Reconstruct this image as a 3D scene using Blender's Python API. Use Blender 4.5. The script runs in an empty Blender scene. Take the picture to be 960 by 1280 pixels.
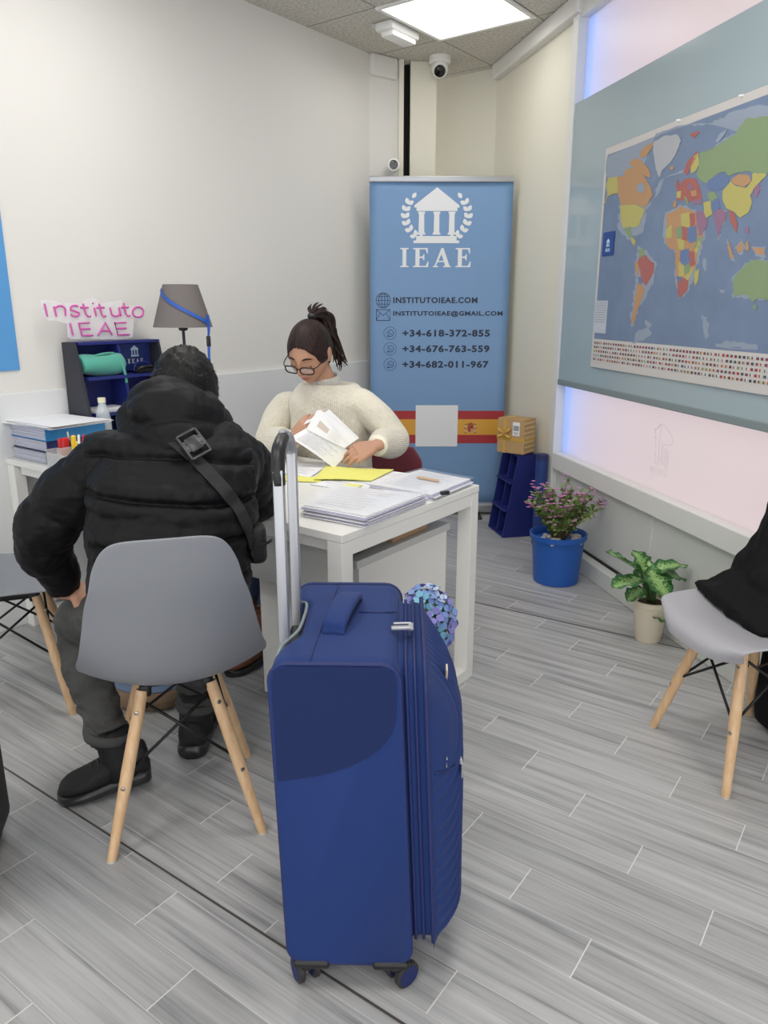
import bpy, bmesh, math, random
from mathutils import Vector, Matrix, noise
from mathutils.bvhtree import BVHTree
R = math.radians
random.seed(7)
SC = bpy.context.scene
COL = SC.collection

# ------------------------------------------------------------------ camera, world, light, exposure
EYE = Vector((0, 0, 1.35)); PITCH = R(15.4); FPX = 940.0
cam = bpy.data.cameras.new('camera'); cam.sensor_fit = 'AUTO'; cam.sensor_width = 36.0
cam.lens = FPX / 1280 * 36.0; cam.clip_start = .05
camo = bpy.data.objects.new('camera', cam); COL.objects.link(camo)
camo.location = EYE; camo.rotation_euler = (R(90) - PITCH, 0, 0)
SC.camera = camo
SC.view_settings.view_transform = 'Standard'; SC.view_settings.look = 'None'
SC.view_settings.gamma = 1.0; SC.view_settings.use_curve_mapping = False
SC.view_settings.exposure = 0.12
SC.cycles.max_bounces = 8; SC.cycles.transparent_max_bounces = 12
world = bpy.data.worlds.new('daylight'); SC.world = world; world.use_nodes = True
bg = world.node_tree.nodes['Background']
bg.inputs[0].default_value = (.97, .975, 1.0, 1); bg.inputs[1].default_value = 1.95

YAW = R(36.8)                                   # the room's grid
US = Vector((-math.cos(YAW), math.sin(YAW), 0)) # along the desk, to the left wall
WS = Vector((math.sin(YAW), math.cos(YAW), 0))  # along the left wall, away
CEIL = 2.80

def area(loc, size, power, rot=(0, 0, -YAW), col=(1, .985, .96)):
    l = bpy.data.lights.new('ceiling_panel_lamp', 'AREA'); l.shape = 'SQUARE'; l.size = size
    l.energy = power; l.color = col
    o = bpy.data.objects.new('ceiling_panel_lamp', l); COL.objects.link(o)
    o.location = loc; o.rotation_euler = rot
    return o
LAMP = Vector((.374, 4.40, CEIL))
area(LAMP - Vector((0, 0, .03)), .5, 2.5)
for x, y in ((-.72, 2.75), (.45, 2.2), (-1.6, .9), (-.1, .5), (-.9, -1.3), (1.0, -1.0)):
    area(Vector((x, y, CEIL - .02)), .56, 12)

# measured points: where a sight line of the photograph meets a known plane of the room
def ray(px, py):
    a, b = (px - 480) / FPX, (640 - py) / FPX
    c, s = math.cos(PITCH), math.sin(PITCH)
    return Vector((a, c + b * s, -s + b * c))
def AZ(px, py, z=0.0):
    d = ray(px, py); return EYE + d * ((z - EYE.z) / d.z)
def AY(px, py, Y):
    d = ray(px, py); return EYE + d * (Y / d.y)
def AP(px, py, p0, yaw):
    n = Vector((math.cos(yaw), -math.sin(yaw), 0)); d = ray(px, py)
    return EYE + d * (((Vector(p0) - EYE).dot(n)) / d.dot(n))
def desk(u, w, z=0.0):
    return Vector((-.118, 1.917, z)) + US * u + WS * w

# ------------------------------------------------------------------ materials
def mat(name, col, rough=.5, metal=0.0, bump=0.0, bscale=80.0, var=0.0, vscale=6.0, coat=0.0, sheen=0.0, trans=0.0, alpha=1.0, emit=None, spec=.5):
    m = bpy.data.materials.new(name); m.use_nodes = True
    nt = m.node_tree; b = nt.nodes['Principled BSDF']
    b.inputs['Base Color'].default_value = (*col, 1); b.inputs['Roughness'].default_value = rough
    b.inputs['Metallic'].default_value = metal; b.inputs['Coat Weight'].default_value = coat
    b.inputs['Sheen Weight'].default_value = sheen; b.inputs['Transmission Weight'].default_value = trans
    b.inputs['Alpha'].default_value = alpha; b.inputs['Specular IOR Level'].default_value = spec
    if emit: b.inputs['Emission Color'].default_value = (*emit[0], 1); b.inputs['Emission Strength'].default_value = emit[1]
    tc = None
    if bump or var: tc = nt.nodes.new('ShaderNodeTexCoord')
    if bump:
        n = nt.nodes.new('ShaderNodeTexNoise'); n.inputs['Scale'].default_value = bscale; n.inputs['Detail'].default_value = 4
        bp = nt.nodes.new('ShaderNodeBump'); bp.inputs['Strength'].default_value = bump; bp.inputs['Distance'].default_value = .004
        nt.links.new(tc.outputs['Object'], n.inputs['Vector']); nt.links.new(n.outputs['Fac'], bp.inputs['Height'])
        nt.links.new(bp.outputs['Normal'], b.inputs['Normal'])
    if var:
        n = nt.nodes.new('ShaderNodeTexNoise'); n.inputs['Scale'].default_value = vscale; n.inputs['Detail'].default_value = 5
        mx = nt.nodes.new('ShaderNodeMix'); mx.data_type = 'RGBA'
        mx.inputs[6].default_value = (*[c * (1 - var) for c in col], 1); mx.inputs[7].default_value = (*[min(1, c * (1 + var)) for c in col], 1)
        nt.links.new(tc.outputs['Object'], n.inputs['Vector']); nt.links.new(n.outputs['Fac'], mx.inputs[0])
        nt.links.new(mx.outputs[2], b.inputs['Base Color'])
    return m
def srgb(r, g, b):
    f = lambda v: (v / 255 / 12.92) if v / 255 <= .04045 else ((v / 255 + .055) / 1.055) ** 2.4
    return (f(r), f(g), f(b))

M = {}
M['wall'] = mat('wall_paint', srgb(226, 224, 219), .75, bump=.12, bscale=40, var=.02, vscale=1.5)
M['dado'] = mat('dado_paint', srgb(224, 226, 226), .6, bump=.1, bscale=40)
M['cream'] = mat('cream_paint', srgb(226, 222, 206), .7, bump=.1, bscale=40)
M['white_metal'] = mat('white_window_aluminium', srgb(222, 222, 218), .4, spec=.4)
M['panel'] = mat('knee_wall_panel', srgb(205, 207, 202), .45, bump=.05, bscale=30, var=.02)
M['desk'] = mat('white_laminate', srgb(232, 231, 226), .38, bump=.02, bscale=200)
M['deskgrey'] = mat('grey_laminate', srgb(196, 196, 194), .45)
M['plastic_white'] = mat('white_plastic', srgb(236, 236, 232), .35)
M['dark'] = mat('black_plastic', srgb(22, 22, 24), .4)
M['lens'] = mat('camera_lens', srgb(10, 10, 12), .1, coat=.6)
M['void'] = mat('dark_duct', srgb(28, 27, 25), .8)
M['paper'] = mat('white_paper', srgb(238, 238, 240), .7)
M['paper_edge'] = mat('paper_edges', srgb(205, 207, 220), .7, var=.12, vscale=90)
M['ink'] = mat('grey_print', srgb(160, 162, 170), .8)
M['yellow'] = mat('yellow_card', srgb(236, 232, 120), .6)
M['navy'] = mat('navy_painted_wood', srgb(27, 38, 112), .5, bump=.05, bscale=60, var=.08)
M['navy_shaded'] = mat('navy_shaded_side', srgb(45, 46, 56), .6)  # dark grey for the wall shelf's sides, their shade painted into the colour
M['shell'] = mat('grey_polypropylene', srgb(134, 137, 143), .48, bump=.03, bscale=400)
M['shell_light'] = mat('light_grey_polypropylene', srgb(172, 171, 176), .45, bump=.03, bscale=400)
M['steel_black'] = mat('black_steel_wire', srgb(20, 20, 22), .4, metal=.3)
M['screw'] = mat('screw_steel', srgb(190, 185, 175), .3, metal=1)
M['silver'] = mat('brushed_aluminium', srgb(182, 184, 188), .42, metal=.7)
M['skin'] = None

def wood_mat(name, c1, c2):
    m = bpy.data.materials.new(name); m.use_nodes = True; nt = m.node_tree; b = nt.nodes['Principled BSDF']
    tc = nt.nodes.new('ShaderNodeTexCoord'); mp = nt.nodes.new('ShaderNodeMapping'); mp.inputs['Scale'].default_value = (60, 60, 6)
    n = nt.nodes.new('ShaderNodeTexNoise'); n.inputs['Scale'].default_value = 1.5; n.inputs['Detail'].default_value = 6
    r = nt.nodes.new('ShaderNodeValToRGB'); r.color_ramp.elements[0].color = (*c1, 1); r.color_ramp.elements[1].color = (*c2, 1)
    r.color_ramp.elements[0].position = .3; r.color_ramp.elements[1].position = .7
    nt.links.new(tc.outputs['Object'], mp.inputs[0]); nt.links.new(mp.outputs[0], n.inputs['Vector'])
    nt.links.new(n.outputs['Fac'], r.inputs[0]); nt.links.new(r.outputs[0], b.inputs['Base Color']); b.inputs['Roughness'].default_value = .45
    return m
M['beech'] = wood_mat('beech_wood', srgb(206, 168, 126), srgb(224, 190, 150))

def floor_mat():
    m = bpy.data.materials.new('grey_plank_floor'); m.use_nodes = True; nt = m.node_tree; b = nt.nodes['Principled BSDF']
    L = nt.links.new
    def math_(op, a, b_=None, c=None):
        n = nt.nodes.new('ShaderNodeMath'); n.operation = op
        for i, v in enumerate((a, b_, c)):
            if v is None: continue
            if isinstance(v, (int, float)): n.inputs[i].default_value = v
            else: L(v, n.inputs[i])
        return n.outputs[0]
    tc = nt.nodes.new('ShaderNodeTexCoord'); sp = nt.nodes.new('ShaderNodeSeparateXYZ'); L(tc.outputs['Object'], sp.inputs[0])
    y = R(35.5); X, Y = sp.outputs[0], sp.outputs[1]
    p = math_('ADD', math_('MULTIPLY', X, -math.cos(y)), math_('MULTIPLY', Y, math.sin(y)))
    q = math_('ADD', math_('MULTIPLY', X, math.sin(y)), math_('MULTIPLY', Y, math.cos(y)))
    near = math_('LESS_THAN', q, .958)
    q2 = math_('ADD', q, math_('MULTIPLY', near, .075)); p2 = math_('ADD', p, math_('MULTIPLY', near, .345))
    rq = math_('DIVIDE', math_('SUBTRACT', q2, 1.0005), .1215)
    row = math_('FLOOR', rq); fq = math_('SUBTRACT', rq, row)
    rp = math_('DIVIDE', math_('SUBTRACT', math_('SUBTRACT', p2, .01), math_('MULTIPLY', row, .2)), .6)
    colm = math_('FLOOR', rp); fp = math_('SUBTRACT', rp, colm)
    j1 = math_('LESS_THAN', fp, .0045); j2 = math_('LESS_THAN', fq, .016)
    j2 = math_('MULTIPLY', j2, .55)
    joint = math_('MAXIMUM', j1, j2)
    seam = math_('LESS_THAN', math_('ABSOLUTE', math_('SUBTRACT', q, math_('ADD', .958, math_('MULTIPLY', p, -.003)))), .0032)
    seam2 = math_('LESS_THAN', math_('ABSOLUTE', math_('SUBTRACT', q, math_('ADD', 3.03, math_('MULTIPLY', p, -.06)))), .005)
    seam = math_('MAXIMUM', seam, seam2)
    cv = nt.nodes.new('ShaderNodeCombineXYZ'); L(row, cv.inputs[0]); L(colm, cv.inputs[1])
    wn = nt.nodes.new('ShaderNodeTexWhiteNoise'); wn.noise_dimensions = '3D'; L(cv.outputs[0], wn.inputs['Vector'])
    off = math_('MULTIPLY', wn.outputs['Value'], 40.0)
    gv = nt.nodes.new('ShaderNodeCombineXYZ'); L(math_('ADD', math_('MULTIPLY', p2, 1.6), off), gv.inputs[0]); L(math_('MULTIPLY', q2, 42.0), gv.inputs[1]); L(off, gv.inputs[2])
    n1 = nt.nodes.new('ShaderNodeTexNoise'); n1.inputs['Scale'].default_value = 1.0; n1.inputs['Detail'].default_value = 5; n1.inputs['Roughness'].default_value = .6; L(gv.outputs[0], n1.inputs['Vector'])
    gv2 = nt.nodes.new('ShaderNodeCombineXYZ'); L(math_('ADD', math_('MULTIPLY', p2, 3.0), off), gv2.inputs[0]); L(math_('MULTIPLY', q2, 150.0), gv2.inputs[1])
    n2 = nt.nodes.new('ShaderNodeTexNoise'); n2.inputs['Scale'].default_value = 1.0; n2.inputs['Detail'].default_value = 3; L(gv2.outputs[0], n2.inputs['Vector'])
    mixv = math_('ADD', math_('MULTIPLY', n1.outputs['Fac'], .75), math_('MULTIPLY', n2.outputs['Fac'], .25))
    rp_ = nt.nodes.new('ShaderNodeValToRGB'); cr = rp_.color_ramp
    cr.elements[0].position = .30; cr.elements[0].color = (*srgb(122, 123, 125), 1)
    cr.elements[1].position = .66; cr.elements[1].color = (*srgb(190, 190, 191), 1)
    e = cr.elements.new(.43); e.color = (*srgb(162, 162, 163), 1)
    e = cr.elements.new(.53); e.color = (*srgb(178, 178, 178), 1)
    L(mixv, rp_.inputs[0])
    hs = nt.nodes.new('ShaderNodeHueSaturation'); L(rp_.outputs[0], hs.inputs['Color'])
    L(math_('ADD', math_('MULTIPLY', wn.outputs['Value'], .16), .92), hs.inputs['Value'])
    mx = nt.nodes.new('ShaderNodeMix'); mx.data_type = 'RGBA'; L(joint, mx.inputs[0]); L(hs.outputs[0], mx.inputs[6]); mx.inputs[7].default_value = (*srgb(222, 220, 217), 1)
    mx2 = nt.nodes.new('ShaderNodeMix'); mx2.data_type = 'RGBA'; L(seam, mx2.inputs[0]); L(mx.outputs[2], mx2.inputs[6]); mx2.inputs[7].default_value = (*srgb(84, 78, 74), 1)
    L(mx2.outputs[2], b.inputs['Base Color']); b.inputs['Roughness'].default_value = .36; b.inputs['Specular IOR Level'].default_value = .45
    bp = nt.nodes.new('ShaderNodeBump'); bp.inputs['Strength'].default_value = .12; bp.inputs['Distance'].default_value = .002
    L(math_('SUBTRACT', mixv, seam), bp.inputs['Height']); L(bp.outputs[0], b.inputs['Normal'])
    return m
M['floor'] = floor_mat()

def ceiling_mat():
    m = bpy.data.materials.new('mineral_ceiling_tiles'); m.use_nodes = True; nt = m.node_tree; b = nt.nodes['Principled BSDF']; L = nt.links.new
    def math_(op, a, b_=None):
        n = nt.nodes.new('ShaderNodeMath'); n.operation = op
        for i, v in enumerate((a, b_)):
            if v is None: continue
            if isinstance(v, (int, float)): n.inputs[i].default_value = v
            else: L(v, n.inputs[i])
        return n.outputs[0]
    tc = nt.nodes.new('ShaderNodeTexCoord'); sp = nt.nodes.new('ShaderNodeSeparateXYZ'); L(tc.outputs['Object'], sp.inputs[0])
    X = math_('SUBTRACT', sp.outputs[0], .374); Y = math_('SUBTRACT', sp.outputs[1], 4.40)
    u = math_('ADD', math_('MULTIPLY', X, math.cos(YAW)), math_('MULTIPLY', Y, -math.sin(YAW)))
    w = math_('ADD', math_('MULTIPLY', X, math.sin(YAW)), math_('MULTIPLY', Y, math.cos(YAW)))
    lines = []
    for c in (u, w):
        f = math_('FRACT', math_('DIVIDE', math_('ADD', c, 60.3 - .3 + .3), .6))
        lines.append(math_('LESS_THAN', math_('ABSOLUTE', math_('SUBTRACT', f, .0)), .012))
    ln = math_('MAXIMUM', lines[0], lines[1])
    n = nt.nodes.new('ShaderNodeTexNoise'); n.inputs['Scale'].default_value = 60; n.inputs['Detail'].default_value = 6; L(tc.outputs['Object'], n.inputs['Vector'])
    r = nt.nodes.new('ShaderNodeValToRGB'); r.color_ramp.elements[0].position = .35; r.color_ramp.elements[0].color = (*srgb(186, 182, 172), 1)
    r.color_ramp.elements[1].position = .6; r.color_ramp.elements[1].color = (*srgb(214, 210, 200), 1); L(n.outputs['Fac'], r.inputs[0])
    mx = nt.nodes.new('ShaderNodeMix'); mx.data_type = 'RGBA'; L(ln, mx.inputs[0]); L(r.outputs[0], mx.inputs[6]); mx.inputs[7].default_value = (*srgb(120, 116, 108), 1)
    L(mx.outputs[2], b.inputs['Base Color']); b.inputs['Roughness'].default_value = .9
    return m
M['ceiling'] = ceiling_mat()

# ------------------------------------------------------------------ helpers
def link(name, me, m=None, parent=None):
    o = bpy.data.objects.new(name, me); COL.objects.link(o)
    if m is not None:
        for k in (m if isinstance(m, (list, tuple)) else [m]): me.materials.append(k)
    if parent is not None: o.parent = parent
    return o
def obj(name, bm, m, parent=None, smooth=False, loc=None, auto=None):
    me = bpy.data.meshes.new(name)
    bmesh.ops.recalc_face_normals(bm, faces=bm.faces)
    if smooth:
        for f in bm.faces: f.smooth = True
        if auto:
            for e in bm.edges:
                if len(e.link_faces) == 2 and e.calc_face_angle(0) > R(auto): e.smooth = False
    bm.to_mesh(me); bm.free()
    o = link(name, me, m, parent)
    if loc is not None: o.location = loc
    return o
def wobj(name, bm, m, root, smooth=True, auto=40):      # geometry given in room coordinates, kept relative to its thing
    off = Vector(); p = root
    while p is not None: off += p.location; p = p.parent
    bmesh.ops.translate(bm, vec=-off, verts=bm.verts)
    return obj(name, bm, m, root, smooth, auto=auto)
def thing(name, label, cat, loc=(0, 0, 0), rz=0.0, group=None):
    o = bpy.data.objects.new(name, None); COL.objects.link(o); o.location = loc; o.rotation_euler = (0, 0, rz)
    return tag(o, label, cat, group)
def tag(o, label, cat, group=None):
    o['label'] = label; o['category'] = cat
    if group: o['group'] = group
    return o
def struct(name, bm, m, parent=None, smooth=False):
    o = obj(name, bm, m, parent, smooth, auto=35)
    if parent is None: o['kind'] = 'structure'
    return o
def new(): return bmesh.new()
def mi_last(bm, n0, mi):
    bm.faces.ensure_lookup_table()
    for f in bm.faces[n0:]: f.material_index = mi
def box(bm, size, loc=(0, 0, 0), rz=0.0, bev=0.0, rot=None, mi=0, seg=2):
    n0 = len(bm.faces)
    t = bmesh.new(); bmesh.ops.create_cube(t, size=1.0)
    bmesh.ops.scale(t, vec=size, verts=t.verts)
    if bev: bmesh.ops.bevel(t, geom=list(t.edges), offset=bev, segments=seg, affect='EDGES', profile=.5)
    mtx = Matrix.Translation(loc) @ (rot.to_4x4() if rot is not None else Matrix.Rotation(rz, 4, 'Z'))
    bmesh.ops.transform(t, matrix=mtx, verts=t.verts)
    for f in t.faces: f.material_index = mi
    me = bpy.data.meshes.new('tmp'); t.to_mesh(me); t.free(); bm.from_mesh(me); bpy.data.meshes.remove(me)
    return bm
def wallbox(bm, a, b, z0, z1, t, side=1, bev=0.0, mi=0):   # slab standing on the plan line a-b, thickness t to its right (side 1) or left
    a, b = Vector((a[0], a[1])), Vector((b[0], b[1])); d = b - a; L = d.length; d.normalize()
    n = Vector((d.y, -d.x)) * side; c = (a + b) / 2 + n * t / 2
    return box(bm, (L, t, z1 - z0), (c.x, c.y, (z0 + z1) / 2), math.atan2(d.y, d.x), bev, mi=mi)
def prism(bm, pts, thick, origin, ex, ey, mi=0):           # outline in the plane (ex, ey), pushed back by thick along ex x ey
    ex, ey, origin = Vector(ex), Vector(ey), Vector(origin); ez = ex.cross(ey).normalized()
    f = [bm.verts.new(origin + ex * x + ey * y) for x, y in pts]
    k = [bm.verts.new(origin + ex * x + ey * y - ez * thick) for x, y in pts]
    fs = [bm.faces.new(f), bm.faces.new(k[::-1])]
    n = len(pts)
    for i in range(n): fs.append(bm.faces.new((f[i], k[i], k[(i + 1) % n], f[(i + 1) % n])))
    for q in fs: q.material_index = mi
    return bm
def frames(pts):
    T = []
    for i in range(len(pts)):
        a, b = pts[max(0, i - 1)], pts[min(len(pts) - 1, i + 1)]
        T.append((b - a).normalized())
    up = Vector((0, 0, 1)) if abs(T[0].z) < .9 else Vector((0, 1, 0))
    n = (up - T[0] * up.dot(T[0])).normalized(); out = []
    for t in T:
        n = (n - t * n.dot(t))
        n = n.normalized() if n.length > 1e-6 else t.orthogonal().normalized()
        out.append((t, n, t.cross(n)))
    return out
def catmull(vals, sub):
    out = []; n = len(vals)
    for i in range(n - 1):
        p0, p1, p2, p3 = vals[max(0, i - 1)], vals[i], vals[i + 1], vals[min(n - 1, i + 2)]
        for k in range(sub):
            t = k / sub
            out.append(.5 * ((2 * p1) + (p2 - p0) * t + (2 * p0 - 5 * p1 + 4 * p2 - p3) * t * t + (3 * p1 - p0 - 3 * p2 + p3) * t ** 3))
    out.append(vals[-1]); return out
def rings_to_mesh(bm, rings, closed=True, mi=0, uv=None):
    V = [[bm.verts.new(p) for p in r] for r in rings]; n = len(rings[0])
    lay = bm.loops.layers.uv.verify() if uv else None
    for i in range(len(V) - 1):
        for j in range(n):
            k = (j + 1) % n
            f = bm.faces.new((V[i][j], V[i][k], V[i + 1][k], V[i + 1][j])); f.material_index = mi
            if lay:
                for lp, (a, b) in zip(f.loops, ((i, j), (i, j + 1), (i + 1, j + 1), (i + 1, j))): lp[lay].uv = (b / n * uv[0], a / (len(V) - 1) * uv[1])
    if closed:
        for r, rev in ((V[0], True), (V[-1], False)):
            f = bm.faces.new(r[::-1] if rev else r); f.material_index = mi
    return V
def tube(bm, pts, rad, n=8, sub=1, mi=0, mod=None, flat=1.0, uv=None):
    pts = [Vector(p) for p in pts]; rad = list(rad) if isinstance(rad, (list, tuple)) else [rad] * len(pts)
    if sub > 1: pts = catmull(pts, sub); rad = catmull(rad, sub)
    rings = []
    for i, (p, r, (t, a, b)) in enumerate(zip(pts, rad, frames(pts))):
        s = i / (len(pts) - 1)
        rings.append([p + (a * math.cos(th) * flat + b * math.sin(th)) * r * (mod(s, th) if mod else 1) for th in (2 * math.pi * j / n for j in range(n))])
    rings_to_mesh(bm, rings, True, mi, uv); return bm
def loft(bm, st, n=40, sub=6, mod=None, mi=0, power=2.0, uv=None):     # st: (centre, right axis, front axis, half width, half depth)
    C_ = catmull([Vector(s[0]) for s in st], sub); X = catmull([Vector(s[1]) for s in st], sub); Y = catmull([Vector(s[2]) for s in st], sub)
    A = catmull([s[3] for s in st], sub); B = catmull([s[4] for s in st], sub)
    rings = []
    for i in range(len(C_)):
        s = i / (len(C_) - 1); ring = []
        for j in range(n):
            th = 2 * math.pi * j / n; c, sn = math.cos(th), math.sin(th)
            k = (abs(c) ** power + abs(sn) ** power) ** (-1 / power)
            m_ = mod(s, th) if mod else 1
            ring.append(C_[i] + X[i].normalized() * c * A[i] * k * m_ + Y[i].normalized() * sn * B[i] * k * m_)
        rings.append(ring)
    rings_to_mesh(bm, rings, True, mi, uv); return bm
def lathe(bm, prof, loc=(0, 0, 0), n=32, mi=0, axis=None):
    rings = []
    for r, z in prof:
        rings.append([Vector((max(r, 1e-4) * math.cos(2 * math.pi * j / n), max(r, 1e-4) * math.sin(2 * math.pi * j / n), z)) for j in range(n)])
    if axis is not None:
        q = Vector((0, 0, 1)).rotation_difference(Vector(axis)).to_matrix()
        rings = [[q @ p for p in r] for r in rings]
    rings = [[p + Vector(loc) for p in r] for r in rings]
    rings_to_mesh(bm, rings, True, mi); return bm
def ball(bm, c, r, seg=16, mtx=None, mi=0):
    n0 = len(bm.faces)
    r = (r, r, r) if isinstance(r, (int, float)) else r
    g = bmesh.ops.create_uvsphere(bm, u_segments=seg, v_segments=max(6, seg * 2 // 3), radius=1.0)
    T = Matrix.Translation(c) @ (mtx.to_4x4() if mtx is not None else Matrix()) @ Matrix.Diagonal((*r, 1))
    bmesh.ops.transform(bm, matrix=T, verts=g['verts'])
    mi_last(bm, n0, mi); return g['verts']
def capsule(bm, pts, rads, n=10):
    pts = [Vector(p) for p in pts]
    tube(bm, pts, rads, n)
    for p, r in zip(pts, rads): ball(bm, p, r * 1.0, 10)
def voxel(bm, size, smooth=2, fac=.5):
    me = bpy.data.meshes.new('tmp'); bm.to_mesh(me); bm.free()
    o = bpy.data.objects.new('tmp', me); COL.objects.link(o)
    md = o.modifiers.new('r', 'REMESH'); md.mode = 'VOXEL'; md.voxel_size = size; md.adaptivity = 0
    if smooth:
        sm = o.modifiers.new('s', 'SMOOTH'); sm.factor = fac; sm.iterations = smooth
    dg = bpy.context.evaluated_depsgraph_get(); out = bpy.data.meshes.new_from_object(o.evaluated_get(dg))
    bpy.data.objects.remove(o); bpy.data.meshes.remove(me)
    b = bmesh.new(); b.from_mesh(out); bpy.data.meshes.remove(out); return b
def modmesh(bm, mods):
    me = bpy.data.meshes.new('tmp'); bm.to_mesh(me); bm.free()
    o = bpy.data.objects.new('tmp', me); COL.objects.link(o)
    for kind, kw in mods:
        md = o.modifiers.new('m', kind)
        for k, v in kw.items(): setattr(md, k, v)
    dg = bpy.context.evaluated_depsgraph_get(); out = bpy.data.meshes.new_from_object(o.evaluated_get(dg))
    bpy.data.objects.remove(o); bpy.data.meshes.remove(me)
    b = bmesh.new(); b.from_mesh(out); bpy.data.meshes.remove(out); return b
def text(bm, s, x0, x1, z0, z1, to3d, bold=.0, mi=0, spacing=1.0, depth=.0006):   # lettering fitted to the box x0..x1, z0..z1; to3d(x, z, out) places it
    cu = bpy.data.curves.new('t', 'FONT'); cu.body = s; cu.size = 1; cu.offset = bold; cu.space_character = spacing; cu.extrude = .5; cu.resolution_u = 3
    o = bpy.data.objects.new('t', cu); COL.objects.link(o); dg = bpy.context.evaluated_depsgraph_get()
    me = bpy.data.meshes.new_from_object(o.evaluated_get(dg)); bpy.data.objects.remove(o); bpy.data.curves.remove(cu)
    xs = [v.co.x for v in me.vertices]; ys = [v.co.y for v in me.vertices]
    ax, bx, ay, by = min(xs), max(xs), min(ys), max(ys)
    n0 = len(bm.faces); nv = len(bm.verts); bm.from_mesh(me); bpy.data.meshes.remove(me); bm.verts.ensure_lookup_table()
    for v in bm.verts[nv:]:
        v.co = to3d(x0 + (v.co.x - ax) / (bx - ax) * (x1 - x0), z0 + (v.co.y - ay) / (by - ay) * (z1 - z0), depth if v.co.z > 0 else 0.0)
    mi_last(bm, n0, mi)
def copy_tree(o, parent=None):
    c = o.copy(); COL.objects.link(c)
    if parent is not None: c.parent = parent
    for ch in list(o.children): copy_tree(ch, c)
    return c
def smoothstep(a, b, x):
    t = min(1, max(0, (x - a) / (b - a))); return t * t * (3 - 2 * t)
# ------------------------------------------------------------------ the room
GY = R(-12.4); GD = Vector((math.sin(GY), math.cos(GY), 0)); GN = Vector((math.cos(GY), -math.sin(GY), 0))   # glass front: away, and outwards
G0 = Vector((1.191, 2.927, 0)) + GN * .06
def gp(t, z=0.0, out=0.0): return G0 + GD * t + GN * out + Vector((0, 0, z))     # t: metres along the glass front from G0
def gpt(px, py): 
    p = AP(px, py, G0, GY); return (p - G0).dot(GD), p.z
LC = Vector((-.09, 5.06, 0))                                                    # far end of the left wall
T_M = 1.262                                                                     # end of the glass front
LN = Vector((-WS.y, WS.x, 0))                                                   # out of the room through the left wall

b = new(); box(b, (9, 11, .1), (-.5, 2.2, -.05)); struct('floor', b, M['floor'])
b = new(); box(b, (9, 11, .1), (-.5, 2.2, CEIL + .05)); struct('ceiling', b, M['ceiling'])
b = new(); wallbox(b, LC - WS * 9, LC, 0, CEIL, .15, -1); struct('wall_left', b, M['wall'])
b = new(); wallbox(b, LC - WS * 9, LC - WS * .005, 0, 1.0, .022, 1, .004); struct('trim_1', b, M['dado'])
# far corner: boxed pilaster, dark cable slot, cream column, recess
P1 = LC; P2 = Vector((.088, 5.21, 0))
ud = Vector((math.cos(YAW), -math.sin(YAW), 0))
END = gp(2.36)
b = new(); wallbox(b, LC, (.091, 5.19), 0, CEIL, .4, -1); struct('wall_back', b, M['wall'])
b = new(); wallbox(b, LC + Vector((.02, -.03, 0)), (.088, 5.155), 2.68, CEIL, .12, -1, .012); struct('trim_2', b, M['wall'])
b = new(); box(b, (.031, .1, CEIL), (.107, 5.225, CEIL / 2)); struct('trim_3', b, M['cream'])
b = new(); box(b, (.045, .1, CEIL), (.145, 5.35, CEIL / 2)); struct('wall_duct', b, M['void'])
b = new()
for x in (.135, .15): tube(b, [(x, 5.29, 0), (x + .004, 5.285, 1.2), (x - .003, 5.29, 2.2), (x, 5.29, CEIL)], .006, 6, 4)
struct('trim_4', b, M['dark'], smooth=True)
b = new(); box(b, (.165, .25, CEIL), (.2465, 5.33, CEIL / 2), 0, .004); struct('wall_column', b, M['cream'])
c1 = gp(2.46); c2 = c1 - ud * .9
b = new(); wallbox(b, c2, c1 + ud * .3, 0, CEIL, .12, -1); struct('wall_recess', b, M['cream'])
# wall between the window and the recess, with its cornice
b = new(); wallbox(b, gp(T_M + .06), gp(2.5), 0, CEIL, .12, 1); struct('wall_right', b, M['cream'])
b = new(); wallbox(b, gp(T_M - .02, out=-.055), gp(2.42, out=-.055), CEIL - .085, CEIL, .06, 1, .01); struct('trim_5', b, M['wall'])
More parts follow.
